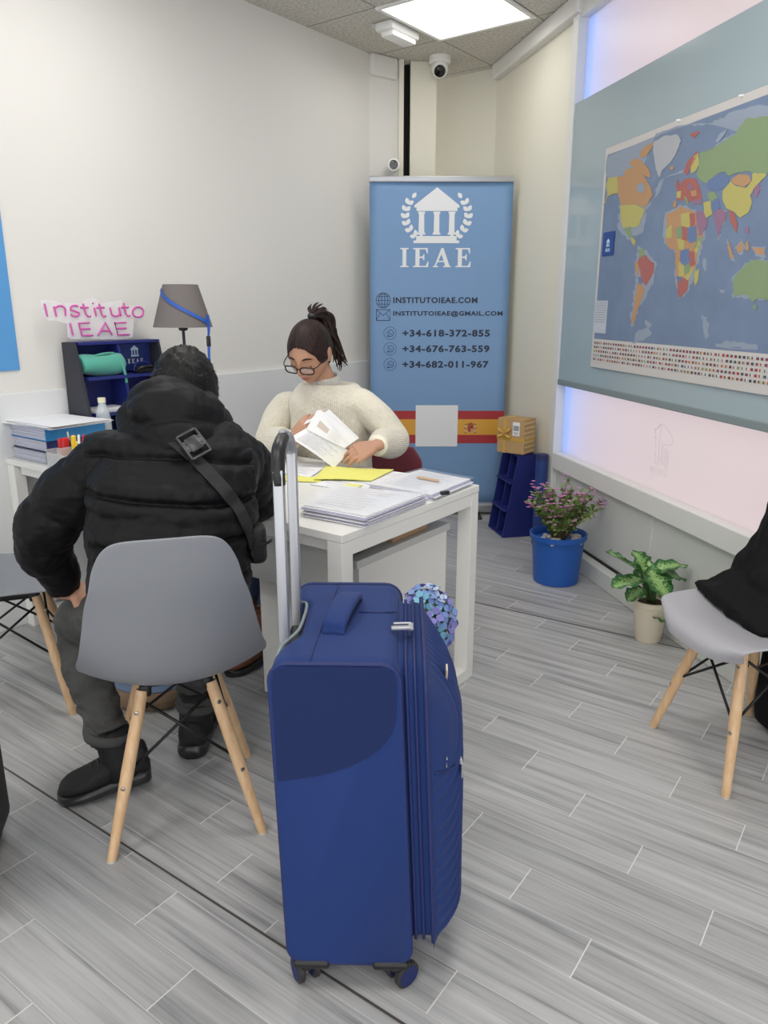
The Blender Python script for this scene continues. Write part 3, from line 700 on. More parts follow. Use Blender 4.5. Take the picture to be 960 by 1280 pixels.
mx_ = (ex0 + ex1) / 2; mz_ = ez0 + (ez1 - ez0) * .45
tube(b, [BP(ex0, ez1, .0005), BP(mx_, mz_, .0005), BP(ex1, ez1, .0005)], .0018, 5)
tube(b, [BP(ex0, ez0, .0005), BP(mx_ - .02, mz_ + .012, .0005)], .0015, 5); tube(b, [BP(ex1, ez0, .0005), BP(mx_ + .02, mz_ + .012, .0005)], .0015, 5)
for py in (416.5, 436, 455.5):
    wx, wz = bz(487.5, py); wr = bz(495.2, py)[0] - wx
    ringp(wx, wz, wr, wr, .0010); ringp(wx + .003, wz, wr * .5, wr * .5, .0016, 22, -150, 190)
    tube(b, [BP(wx + .003 + wr * .5 * math.cos(R(-150)), wz + wr * .5 * math.sin(R(-150)), .0005), BP(wx - wr * .52, wz - wr * .52, .0005), BP(wx - wr * .05, wz - wr * .5, .0005)], .0016, 5)
    tube(b, [BP(wx - wr * .2 + .003, wz + wr * .2, .0005), BP(wx - wr * .12 + .003, wz - .002, .0005), BP(wx + wr * .2 + .003, wz - wr * .2, .0005)], .0019, 6, 3)
obj('contact_icons', b, M['banner_ink'], t)
def band(y0, y1, m_, nm, xa=-hw, xb=hw, d=.0009):
    bb = new(); za, zb_ = bz(560, y1)[1], bz(560, y0)[1]; n = 20
    c = [[bb.verts.new(BP(xa + (xb - xa) * i / n, za + (zb_ - za) * j / 3, d)) for j in range(4)] for i in range(n + 1)]
    for i in range(n):
        for j in range(3): bb.faces.new((c[i][j], c[i + 1][j], c[i + 1][j + 1], c[i][j + 1]))
    bb = modmesh(bb, [('SOLIDIFY', dict(thickness=.0006, offset=0))]); obj(nm, bb, m_, t)
band(513.5, 524, M['flag_red'], 'flag_stripe'); band(524, 543.5, M['flag_gold'], 'flag_stripe'); band(543.5, 554, M['flag_red'], 'flag_stripe')
xa, _ = bz(519.5, 530); xb, _ = bz(572, 530)
band(506.5, 558, M['banner_white'], 'blank_square', xa, xb, .0018)
b = new(); cx_, cz_ = bz(588, 535)
def sh(pts, mi, d=.0022):
    n0 = len(b.faces); b.faces.new([b.verts.new(BP(cx_ + x, cz_ + z, d)) for x, z in pts]); mi_last(b, n0, mi)
sh([(-.018, .018), (-.018, -.012), (-.01, -.024), (0, -.028), (.01, -.024), (.018, -.012), (.018, .018)], 0)
sh([(-.018, .018), (-.018, -.004), (0, -.004), (0, .018)], 1, .0026); sh([(0, -.004), (0, -.028), (.01, -.024), (.018, -.012), (.018, -.004)], 2, .0026)
sh([(-.02, .02), (-.02, .034), (-.01, .028), (0, .04), (.01, .028), (.02, .034), (.02, .02)], 1, .0024)
for s in (-1, 1):
    sh([(s * .028, -.028), (s * .034, -.028), (s * .034, .02), (s * .028, .02)], 3); sh([(s * .024, .02), (s * .038, .02), (s * .038, .026), (s * .024, .026)], 1); sh([(s * .024, -.034), (s * .038, -.034), (s * .038, -.028), (s * .024, -.028)], 1); sh([(s * .022, -.008), (s * .04, -.002), (s * .04, .004), (s * .022, -.002)], 0, .0026)
obj('coat_of_arms', b, [M['flag_red'], mat('arms_brown', srgb(150, 84, 40), .5), mat('arms_grey', srgb(190, 160, 120), .5), mat('arms_silver', srgb(196, 190, 180), .5)], t)

# ------------------------------------------------------------------ desk
LD = 1.862
t = thing('desk', 'long white office desk with square loop legs, papers on its near end', 'desk', desk(.0365, .044), 0)
DM = lambda u, w, z: desk(u, w, z)
RZ = math.atan2(US.y, US.x)
def dbox(b, u0, u1, w0, w1, z0, z1, bev=.002, mi=0): box(b, (u1 - u0, w1 - w0, z1 - z0), desk((u0 + u1) / 2, (w0 + w1) / 2, (z0 + z1) / 2), RZ, bev, mi=mi)
D0, E0, E1 = .030, .044, .797
b = new(); dbox(b, D0, LD, E0, E1, .716, .74); wobj('desktop', b, M['desk'], t, False)
for u0 in (D0 + .001, LD - .08):
    b = new()
    dbox(b, u0, u0 + .055, E0 + .001, E0 + .049, .0, .715); dbox(b, u0, u0 + .055, E1 - .049, E1 - .001, 0, .715); dbox(b, u0 + .0005, u0 + .0545, E0 + .049, E1 - .049, .0, .045); dbox(b, u0 + .0005, u0 + .0545, E0 + .049, E1 - .049, .672, .7155)
    wobj('leg_frame', b, M['desk'], t, False)
b = new(); dbox(b, .10, LD - .085, .135, .153, .49, .715); wobj('modesty_panel', b, M['deskgrey'], t, False)
b = new(); dbox(b, .095, LD - .085, .07, .11, .675, .715); dbox(b, .095, LD - .085, .70, .74, .675, .715); wobj('rail', b, M['desk'], t, False)
t = thing('drawer_cabinet', 'white drawer pedestal standing under the near end of the desk', 'cabinet', desk(.33, .45), 0)
b = new(); dbox(b, .10, .535, .205, .70, .03, .585); dbox(b, .14, .5, .25, .68, .0, .032); wobj('body', b, M['desk'], t, False)
b = new(); dbox(b, .095, .54, .19, .715, .585, .61); wobj('top_panel', b, M['deskgrey'], t, False)
for k in range(3):
    b = new(); dbox(b, .115, .53, .702, .72, .045 + .175 * k, .21 + .175 * k, .003); d_ = wobj('drawer', b, M['desk'], t, False)
    b = new(); tube(b, [desk(.26, .722, .17 + .175 * k), desk(.26, .74, .17 + .175 * k), desk(.38, .74, .17 + .175 * k), desk(.38, .722, .17 + .175 * k)], .005, 8); h_ = obj('handle', b, M['silver'], d_, True); h_.location = -t.location
# on the cabinet
b = new(); dbox(b, .115, .36, .40, .60, .611, .640, .003); o = obj('cardboard_box', b, mat('brown_cardboard', srgb(176, 140, 110), .7, bump=.05)); tag(o, 'flat brown cardboard box lying on the drawer pedestal under the desk', 'box')
b = new(); loft(b, [(desk(.115 + .10 * k / 4, .235 + .01 * k, .611 + .028), -US.cross(Vector((0, 0, 1))), Vector((0, 0, 1)), [.02, .032, .036, .03, .016][k], [.014, .027, .027, .024, .012][k]) for k in range(5)], 20, 4)
o = obj('glasses_case', b, M['dark'], None, True); tag(o, 'small rounded black case on the front corner of the drawer pedestal', 'case')

# papers on the desk
def sheet_mesh(b, c4, z, mi=0, bow=.0, n=8, th=.0004):
    c4 = [Vector((p_.x, p_.y, z if len(c4) else 0)) for p_ in c4]
    V = [[None] * (n + 1) for _ in range(n + 1)]
    for i in range(n + 1):
        for j in range(n + 1):
            a, d = i / n, j / n; p_ = c4[0].lerp(c4[1], a).lerp(c4[3].lerp(c4[2], a), d); p_.z += bow * math.sin(math.pi * a) * math.sin(math.pi * d + .3) + th
            V[i][j] = b.verts.new(p_)
    n0 = len(b.faces)
    for i in range(n):
        for j in range(n): b.faces.new((V[i][j], V[i + 1][j], V[i + 1][j + 1], V[i][j + 1]))
    mi_last(b, n0, mi)
def quad(pxs, z): return [AZ(x, y, z) for x, y in pxs]
def lines(b, c4, z, rows, a0=.1, a1=.9, d0=.1, d1=.9, th=.07, dz=.0012):
    for r in range(rows):
        d = d0 + (d1 - d0) * r / max(1, rows - 1); e = a1 - random.random() * .3
        def at(a, dd): p_ = c4[0].lerp(c4[1], a).lerp(c4[3].lerp(c4[2], a), dd); return Vector((p_.x, p_.y, z + dz))
        w_ = th * (d1 - d0) / rows * 1.6
        b.faces.new([b.verts.new(q) for q in (at(a0, d), at(e, d), at(e, d + w_), at(a0, d + w_))])
M['plastic_sleeve'] = mat('clear_plastic_sleeve', (.85, .87, .92), .12, alpha=.28, coat=.6)
M['lilac'] = mat('lilac_paper_edges', srgb(188, 186, 214), .5, var=.1, vscale=60)
def stack(name, label, pxs, z0, nsheet, dz, top_lines=8, sleeve=True, jit=.008, clip=None, sticky=None):
    c = quad(pxs, z0); cen = sum(c, Vector()) / 4
    t = thing(name, label, 'papers', (cen.x, cen.y, z0))
    for k in range(nsheet):
        b = new(); off = Vector((random.uniform(-jit, jit), random.uniform(-jit, jit), 0)); s = 1 + random.uniform(-.02, .01)
        cc = [cen + (p_ - cen) * s + off for p_ in c]
        sheet_mesh(b, cc, z0 + dz * k, 0, dz * .5 + .0008)
        b = modmesh(b, [('SOLIDIFY', dict(thickness=dz * .72, offset=1))])
        wobj('sheet', b, M['paper'] if k % 3 != 1 or k == nsheet - 1 else M['lilac'], t)
    zt = z0 + dz * nsheet + dz * .6 + .001
    b = new(); lines(b, [cen + (p_ - cen) * .92 for p_ in c], zt, top_lines); wobj('print', b, M['ink'], t, False)
    if sleeve:
        b = new(); sheet_mesh(b, [cen + (p_ - cen) * 1.05 for p_ in c], zt + .003, 0, .004); wobj('plastic_sleeve', b, M['plastic_sleeve'], t)
    return t, zt
stack('document_stack', 'thick pile of papers in clear plastic sleeves at the front corner of the desk', [(378, 645), (458, 660), (532, 630), (415, 618)], .741, 10, .0034, 9)
t, zt = stack('document_stack', 'stack of papers with a black clip near the far right edge of the desk', [(462, 612), (542, 626), (590, 606), (527, 594)], .741, 7, .0028, 9)
b = new(); box(b, (.03, .012, .012), AZ(556, 616, zt + .008), RZ + 1.0, .002); wobj('binder_clip', b, M['dark'], t)
b = new(); c = quad([(520, 597), (548, 602), (550, 600), (523, 595)], zt + .004); b.faces.new([b.verts.new(p_) for p_ in c]); wobj('orange_strip', b, mat('orange_print', srgb(226, 170, 90), .6), t, False)
t, zt = stack('loose_papers', 'loose white sheets with a yellow note between the yellow folder and the paper piles', [(388, 606), (452, 616), (528, 595), (470, 587)], .741, 2, .0012, 9, False, .004)
b = new(); c = quad([(422, 609), (442, 612), (454, 606), (436, 604)], zt + .003); b.faces.new([b.verts.new(p_) for p_ in c]); b = modmesh(b, [('SOLIDIFY', dict(thickness=.001, offset=0))]); wobj('yellow_note', b, M['yellow'], t, False)
stack('loose_papers', 'printed white sheets on the desk to the left of the yellow folder', [(352, 592), (388, 598), (415, 580), (372, 576)], .741, 3, .0012, 7, False, .004)
b = new(); c = quad([(392, 600), (464, 602), (492, 588), (408, 583)], .746); sheet_mesh(b, c, .747, 0, .012); b = modmesh(b, [('SOLIDIFY', dict(thickness=.003, offset=1))])
t = thing('yellow_folder', 'bright yellow card folder lying open on the desk before the woman', 'folder', desk(.5, .6, .74)); wobj('cover', b, M['yellow'], t)
b = new(); c = quad([(335, 601), (400, 603), (408, 597), (340, 594)], .742); sheet_mesh(b, c, .742, 0, .001); b = modmesh(b, [('SOLIDIFY', dict(thickness=.002, offset=1))]); wobj('back_cover', b, M['yellow'], t)

# ------------------------------------------------------------------ things at the wall end of the desk
def display_shelf(name, label, loc, rz, W, H, dB, dT, rows, side_m, shelves=None):
    t = thing(name, label, 'display shelf', loc, rz)         # back on y = 0, front towards -y, sloping back upwards
    th = .012
    dep = lambda z: dB + (dT - dB) * z / H
    for s in (-1, 1):
        b = new(); x = s * (W / 2 - th / 2)
        prism(b, [(0, 0), (-dB, 0), (-dT, H), (0, H)], th, (x - th / 2, 0, 0), (0, 1, 0), (0, 0, 1))
        obj('side_board', b, side_m, t)
    b = new(); prism(b, [(-th / 2, .0), (th / 2, 0), (th / 2, H), (-th / 2, H)], .006, (0, -.001, 0), (W / th * .98, 0, 0), (0, 0, 1)); obj('back_board', b, M['navy'], t)
    b = new(); prism(b, [(-.012, 0.012), (-dB + .006, 0.012), (-dT + .006, H - .012), (-.012, H - .012)], th, (-th / 2, 0, 0), (0, 1, 0), (0, 0, 1)); obj('divider', b, M['navy'], t)
    for k in range(rows + 1):
        z = H * k / rows; z = min(max(z, th / 2), H - th / 2); d = dep(z) + (.02 if 0 < k < rows else .0)
        b = new(); box(b, (W - 2 * th - .001, d, th), (0, -d / 2, z), 0, .001); obj('shelf_board', b, M['navy'], t)
    return t
WN = Vector((WS.y, -WS.x, 0))                          # out of the left wall into the room
def wallpt(y, off, z=0.0):                             # a point off the left wall
    s = (y - LC.y) / WS.y; p_ = LC + WS * s + WN * off; return Vector((p_.x, p_.y, z))
SW = math.atan2(WN.y, WN.x) + R(90)
SCN = wallpt(3.49, .03, .741)
display_shelf('display_shelf', 'navy blue two-column display shelf holding a teal pouch, under the pink sign', SCN, SW, .435, .455, .19, .09, 3, M['navy_shaded'])
def onsh(x, y, z): return SCN + Matrix.Rotation(SW, 3, 'Z') @ Vector((x, y, z))
b = new(); M['teal'] = mat('teal_fleece', srgb(82, 168, 150), .8, bump=.3, bscale=60, sheen=.3)
ax = Matrix.Rotation(SW, 3, 'Z') @ Vector((1, 0, 0))
t = thing('rolled_pouch', 'teal drawstring pouch rolled up in the upper left shelf compartment', 'pouch', onsh(-.11, -.07, .31))
tube(b, [onsh(-.205, -.075, .362), onsh(-.19, -.075, .362), onsh(-.10, -.08, .356), onsh(-.02, -.08, .358), onsh(-.0, -.08, .358)], [.03, .042, .045, .045, .034], 20, 4, mod=lambda s, th: 1 + .05 * math.sin(th * 3 + s * 9)); wobj('body', b, M['teal'], t)
b = new(); tube(b, [onsh(-.03, -.12, .37), onsh(-.02, -.127, .33), onsh(-.014, -.128, .275)], .006, 8, 3); tube(b, [onsh(-.2, -.08, .385), onsh(-.1, -.1, .405), onsh(-.04, -.09, .405)], .004, 6, 3); wobj('drawstring', b, M['teal'], t)
t = thing('logo_card', 'blue card with white temple emblem and lettering in the upper right shelf compartment', 'card', onsh(.11, -.03, .31))
c3 = lambda x, z, d=0: onsh(.105 + x, -.036 - d, .32 + z)
b = new(); prism(b, [(-.085, 0), (.085, 0), (.085, .12), (-.085, .12)], .003, onsh(.105, -.035, .318), ax, (0, 0, 1)); wobj('card', b, mat('dark_blue_card', srgb(34, 52, 122), .5), t, False)
P3 = lambda x, z, d=0: c3(x * .05, .06 + z * .05, d); b = new(); logo2(b, P3); wobj('emblem', b, M['sticker_white'], t, False)
b = new(); P4 = lambda x, z, d=0: c3(x, z, d)
for k, ch in enumerate('IEAE'): serif(b, ch, -.042 + .023 * k, -.026 + .023 * k, .03, .05, P4)
wobj('lettering', b, mat('card_white_print', srgb(222, 228, 240), .5), t, False)
t = thing('keyring_strap', 'black clip with a blue strap lying before the blue card on the shelf', 'strap', onsh(.11, -.1, .31))
b = new(); box(b, (.1, .035, .036), onsh(.11, -.09, .321), SW, .009); tube(b, [onsh(.06, -.1, .318), onsh(.08, -.115, .335), onsh(.13, -.115, .338), onsh(.165, -.1, .32)], .006, 8, 4); wobj('clip', b, M['dark'], t)
b = new(); tube(b, [onsh(.055, -.09, .32), onsh(.07, -.09, .352), onsh(.12, -.09, .356), onsh(.16, -.085, .335)], .005, 8, 4); wobj('strap', b, M['navy'], t)
t = thing('paper_pile', 'thin white papers lying on the lowest visible shelf behind the bottle', 'papers', onsh(-.11, -.1, .158))
b = new()
for k in range(3): box(b, (.17, .14, .003), onsh(-.11 + .004 * k, -.09, .1605 + .0042 * k), SW + .03 * k, .0005)
wobj('sheet', b, M['paper'], t, False)
# neon sign standing on the shelf against the wall
t = thing('neon_sign', 'pink neon-style sign on a clear backing above the navy display shelf', 'sign', wallpt(3.49, .05, 1.197))
so = .062
def sg(px, py, o=0.0):
    p_ = AP(px, py, LC + WN * (so + o), YAW); return p_
M['acrylic'] = mat('clear_acrylic', (.96, .95, .97), .2, alpha=.45, coat=.5)
M['neon'] = mat('pink_tube', srgb(214, 92, 176), .35)
def zs(zx, zy): return (zx / 2.8235, 320 + zy / 2.8235)
outl = [(140, 160), (170, 152), (215, 165), (290, 165), (320, 145), (335, 150), (360, 165), (430, 155), (445, 175), (500, 175), (515, 200), (500, 222), (470, 225), (468, 285), (440, 294), (250, 294), (240, 285), (238, 240), (200, 228), (170, 228), (155, 215)]
b = new(); v = [sg(*zs(*q)) for q in outl]; f = b.faces.new([b.verts.new(p_) for p_ in v]); b = modmesh(b, [('SOLIDIFY', dict(thickness=.005, offset=0))]); wobj('backing', b, M['acrylic'], t, False)
b = new()
def st(pts, sub=1): tube(b, [sg(*zs(*q), .008) for q in pts], .0042, 8, sub)
def arc(cx, cy, rx, ry, a0, a1, n=12): return [(cx + rx * math.cos(R(a0 + (a1 - a0) * k / n)), cy - ry * math.sin(R(a0 + (a1 - a0) * k / n))) for k in range(n + 1)]
st([(157, 168), (168, 214)]); st([(190, 178), (200, 214)]); st(arc(212, 190, 18, 14, 170, 0) + [(232, 212)])
st(arc(264, 183, 14, 8, 30, 180, 8) + arc(264, 191, 14, 1, 180, 180, 1)[:1] + [(262, 194), (278, 200)] + arc(265, 203, 15, 10, 10, -170, 8), 1)
st([(293, 168), (302, 204)] + [(312, 214), (320, 212)], 1); st([(284, 182), (312, 182)])
st([(333, 182), (340, 212)]); st([(328, 165), (329, 170)])
st([(350, 168), (358, 204), (366, 214), (374, 212)]); st([(342, 183), (368, 182)])
st([(388, 182), (394, 202)] + arc(408, 200, 15, 13, 200, 340, 8) + [(420, 182), (428, 212)])
st([(436, 166), (444, 204), (452, 213), (460, 211)]); st([(428, 182), (454, 181)])
st(arc(487, 198, 19, 18, 0, 360, 20))
st([(247, 236), (258, 280)]); st([(316, 236), (278, 237), (290, 281), (328, 280)]); st([(284, 258), (318, 257)])
st([(346, 280), (372, 235), (396, 279)]); st([(354, 264), (390, 264)]); st([(445, 235), (405, 236), (416, 278), (456, 277)]); st([(410, 256), (446, 255)])
wobj('lettering', b, M['neon'], t)
# lamp
lp = Vector((-.885, 3.41, .74))
t = thing('table_lamp', 'table lamp with tapered grey shade and black pole, blue lanyard draped on it', 'lamp', lp)
b = new(); lathe(b, [(.075, 0), (.075, .012), (.06, .02), (.01, .026), (.008, .05)]); obj('base', b, M['dark'], t, True, auto=40)
b = new(); tube(b, [(0, 0, .02), (0, 0, .58)], .0065, 10); lathe(b, [(.014, .50), (.02, .505), (.02, .56), (.012, .57)]); obj('pole', b, M['dark'], t, True, auto=40)
M['shade'] = mat('grey_lamp_shade', srgb(112, 106, 104), .85, bump=.1, bscale=300)
b = new(); lathe(b, [(.128, .516), (.075, .695), (.072, .695), (.125, .516)], (0, 0, 0), 48); bmesh.ops.remove_doubles(b, verts=b.verts, dist=1e-6)
o = obj('lamp_shade', b, M['shade'], t, True, auto=40); o.rotation_euler = (0, 0, 0)
b = new(); lathe(b, [(.012, .60), (.03, .625), (.03, .65), (.012, .67)]); tube(b, [(-.074, 0, .69), (.074, 0, .69)], .002, 6); obj('socket', b, M['dark'], t, True, auto=40)
t = thing('lanyard', 'blue lanyard wound diagonally across the grey lamp shade', 'lanyard', lp + Vector((.11, -.05, .37)))
M['lanyard'] = mat('blue_ribbon', srgb(40, 88, 178), .6)
b = new(); pr = None; n0 = 26; prev = None
for k in range(n0 + 1):
    s = k / n0; ang = R(-150 + 128 * s); z = .672 - .135 * s; r = .128 + (.075 - .128) * (z - .516) / .179 + .002
    c = lp + Vector((r * math.cos(ang), r * math.sin(ang), z)); e = (b.verts.new(c + Vector((0, 0, .008))), b.verts.new(c - Vector((0, 0, .008)) + Vector((math.cos(ang), math.sin(ang), 0)) * .004))
    if prev: b.faces.new((prev[0], prev[1], e[1], e[0]))
    prev = e
b = modmesh(b, [('SOLIDIFY', dict(thickness=.0015, offset=1))]); wobj('ribbon', b, M['lanyard'], t)
e_ = lp + Vector((.118, -.05, .537)); b = new()
for dx in (0, .01): tube(b, [e_ + Vector((dx, -dx, .03)), e_ + Vector((.004 + dx * .5, -.002, -.03)), e_ + Vector((.002, 0, -.06))], .004, 6, 3)
tube(b, [e_ + Vector((.002, 0, -.1)), e_ + Vector((0, 0, -.14)), e_ + Vector((.002, 0, -.2))], .006, 8, 2); wobj('tail', b, M['lanyard'], t)
b = new(); box(b, (.018, .01, .045), e_ + Vector((.002, 0, -.08)), .4, .003); wobj('buckle', b, M['dark'], t)
# folders, papers, organiser, bottle
def folder(label, u0, u1, w0, w1, z, h, cover, nm='document_folder'):
    t = thing(nm, label, 'folder', desk((u0 + u1) / 2, (w0 + w1) / 2, z))
    b = new(); n = 9
    for k in range(n):
        j = random.uniform(-.006, .006); dbox(b, u0 + .01 + j, u1 - .012 + j, w0 + .006 + random.uniform(-.004, .004), w1 - .01, z + .003 + (h - .006) * k / n, z + .003 + (h - .006) * (k + .8) / n, .0006)
    wobj('page_block', b, M['paper_edge'], t, False)
    b = new(); dbox(b, u0, u1, w0, w1, z, z + .003, .001); dbox(b, u0, u1, w0, w1, z + h - .003, z + h, .001); dbox(b, u0 - .003, u0 + .001, w0, w1, z, z + h, .001)
    wobj('cover', b, cover, t, False)
M['folder_blue'] = mat('sky_blue_card', srgb(44, 132, 192), .4); M['folder_navy'] = mat('navy_card', srgb(36, 44, 92), .45); M['folder_clear'] = mat('grey_plastic_cover', srgb(176, 178, 186), .3)
FU, FW = 1.585, .075
folder('lowest grey-covered folder of the stack at the wall end of the desk', FU, 1.845, FW, .34, .741, .042, M['folder_clear'])
folder('navy folder in the middle of the folder stack at the wall end of the desk', FU - .005, 1.845, FW + .01, .34, .784, .046, M['folder_navy'])
folder('thick sky-blue folder on top of the folder stack at the wall end of the desk', FU - .012, 1.848, FW + .005, .345, .831, .05, M['folder_blue'])
t = thing('paper_pile', 'loose white papers lying on top of the sky-blue folder', 'papers', desk(1.7, .2, .882))
b = new()
for k in range(4):
    c = [desk(u + random.uniform(-.012, .012), w + random.uniform(-.01, .01)) for u, w in ((1.53, .075), (1.84, .06), (1.84, .33), (1.52, .345))]
    sheet_mesh(b, c, .8825 + .0035 * k, 0, .006)
b = modmesh(b, [('SOLIDIFY', dict(thickness=.0012, offset=1))]); wobj('sheet', b, M['paper'], t)
ou, ow = 1.47, .112
t = thing('desk_organiser', 'clear plastic pen organiser with compartments in front of the folder stack', 'organiser', desk(ou, ow, .741))
M['clear'] = mat('clear_plastic', (.75, .77, .78), .15, alpha=.38, coat=.6)
b = new()
u0, u1, w0, w1 = ou - .105, ou + .06, ow - .06, ow + .05
dbox(b, u0, u1, w0, w1, .741, .745); dbox(b, u0, u1, w0, w0 + .003, .745, .80); dbox(b, u0, u1, w1 - .003, w1, .745, .83); dbox(b, u0, u0 + .003, w0 + .003, w1 - .003, .745, .81); dbox(b, u1 - .003, u1, w0 + .003, w1 - .003, .745, .81)
dbox(b, ou - .015, ou - .012, w0 + .003, w1 - .003, .745, .82)
wobj('tray', b, M['clear'], t, False)
t = thing('stapler', 'red stapler standing upright in the clear pen organiser', 'stapler', desk(ou + .02, ow, .746))
M['red'] = mat('red_plastic', srgb(206, 40, 44), .35)
b = new(); box(b, (.018, .022, .1), desk(ou + .028, ow - .01, .80), RZ, .006, Matrix.Rotation(RZ, 3, 'Z') @ Matrix.Rotation(R(6), 3, 'Y')); wobj('base_arm', b, M['red'], t)
b = new(); box(b, (.02, .026, .1), desk(ou + .006, ow - .008, .806), RZ, .008, Matrix.Rotation(RZ, 3, 'Z') @ Matrix.Rotation(R(-8), 3, 'Y')); wobj('top_arm', b, M['red'], t)
def pen(nm, label, cat, u, w, h, r, m_, cap, tilt=(0, 0), z=.746):
    p_ = desk(u, w, z); t = thing(nm, label, cat, p_); q = p_ + Vector((tilt[0], tilt[1], h))
    b = new(); tube(b, [p_, p_.lerp(q, .75)], r, 10); wobj('barrel', b, m_, t)
    b = new(); tube(b, [p_.lerp(q, .74), p_.lerp(q, .97), q], [r * 1.12, r * 1.05, r * .6], 10); wobj('cap', b, cap, t)
M['yel_pl'] = mat('yellow_plastic', srgb(244, 200, 40), .35)
pen('highlighter', 'taller yellow highlighter standing in the clear organiser', 'highlighter', ou - .035, ow, .12, .009, M['yel_pl'], M['yel_pl'], (.004, .002))
pen('highlighter', 'shorter tilted yellow highlighter beside the taller one', 'highlighter', ou - .058, ow - .008, .10, .008, M['yel_pl'], M['yel_pl'], (.012, -.004))
pen('pen', 'black pen leaning between the red stapler and the yellow highlighter', 'pen', ou - .005, ow + .012, .13, .004, M['dark'], M['silver'], (-.012, .004))
pen('pen', 'red pen right of the yellow highlighters', 'pen', ou - .075, ow + .005, .125, .0045, M['red'], M['red'], (.015, .008))
pen('pen', 'blue pen beside the red pen at the organiser\'s right end', 'pen', ou - .085, ow - .012, .13, .0045, M['lanyard'], M['plastic_white'], (.01, -.002))
t = thing('tape_dispenser', 'small black desk gadget behind the pen organiser', 'gadget', desk(1.30, .24, .741))
b = new(); box(b, (.05, .05, .13), desk(1.30, .24, .807), RZ, .008); box(b, (.09, .06, .03), desk(1.30, .24, .757), RZ, .006); wobj('body', b, M['dark'], t)
b = new(); lathe(b, [(.024, -.012), (.026, -.01), (.026, .01), (.024, .012)], desk(1.30, .205, .855), 20, axis=WS); wobj('wheel', b, M['dark'], t)
bp_ = AY(131, 540, 3.2); bp_ = Vector((bp_.x, bp_.y, .741))
t = thing('water_bottle', 'clear plastic water bottle with pale cap in front of the display shelf', 'bottle', bp_)
M['pet'] = mat('clear_bottle', (.72, .80, .84), .1, alpha=.5, coat=.5)
b = new(); hb = AY(131, 497, 3.2).z - .741
lathe(b, [(.026, 0), (.031, .006), (.032, .05), (.03, .055), (.032, .06), (.032, hb * .55), (.031, hb * .6), (.024, hb * .78), (.014, hb * .9), (.013, hb * .93)], (0, 0, 0), 24); obj('bottle_body', b, M['pet'], t, True)
b = new(); lathe(b, [(.016, hb * .91), (.0165, hb * .92), (.0165, hb * .995), (.014, hb)], (0, 0, 0), 24); obj('cap', b, mat('cream_cap', srgb(232, 226, 200), .4), t, True, auto=40)
# ------------------------------------------------------------------ shell chairs
def shell_bm(H=.862):
    prof = [(.238, .392), (.232, .425), (.19, .445), (.09, .437), (-.03, .427), (-.115, .437), (-.172, .485), (-.205, .56), (-.232, .66), (-.256, .76), (-.272, H)]
    wid = [.165, .19, .208, .218, .224, .228, .226, .210, .190, .174, .158]
    lift = [0, .004, .014, .03, .045, .062, .066, .045, .028, .014, .004]
    P_ = catmull([Vector((0, a, z)) for a, z in prof], 4); Wd = catmull(wid, 4); Lf = catmull(lift, 4)
    b = new(); n = 20; rows = []
    for i, (p, w, l) in enumerate(zip(P_, Wd, Lf)):
        a, c = P_[max(0, i - 1)], P_[min(len(P_) - 1, i + 1)]; d = (c - a).normalized(); nn = Vector((0, d.z, -d.y))
        s = i / (len(P_) - 1); row = []
        for j in range(n + 1):
            u = -1 + 2 * j / n; q = p + nn * l * abs(u) ** 2.2; q.x = w * u
            if s > .8: q -= Vector((0, -.25, 1)).normalized() * .075 * abs(u) ** 7 * smoothstep(.8, 1, s)
            if s < .25: q.y -= .07 * abs(u) ** 4 * (1 - smoothstep(0, .25, s)); q.z += .012 * abs(u) ** 3 * (1 - smoothstep(0, .2, s))
            row.append(b.verts.new(q))
        rows.append(row)
    for i in range(len(rows) - 1):
        for j in range(n): b.faces.new((rows[i][j], rows[i][j + 1], rows[i + 1][j + 1], rows[i + 1][j]))
    return modmesh(b, [('SOLIDIFY', dict(thickness=.007, offset=0)), ('BEVEL', dict(width=.0025, segments=2, limit_method='ANGLE')), ('SUBSURF', dict(levels=1))])
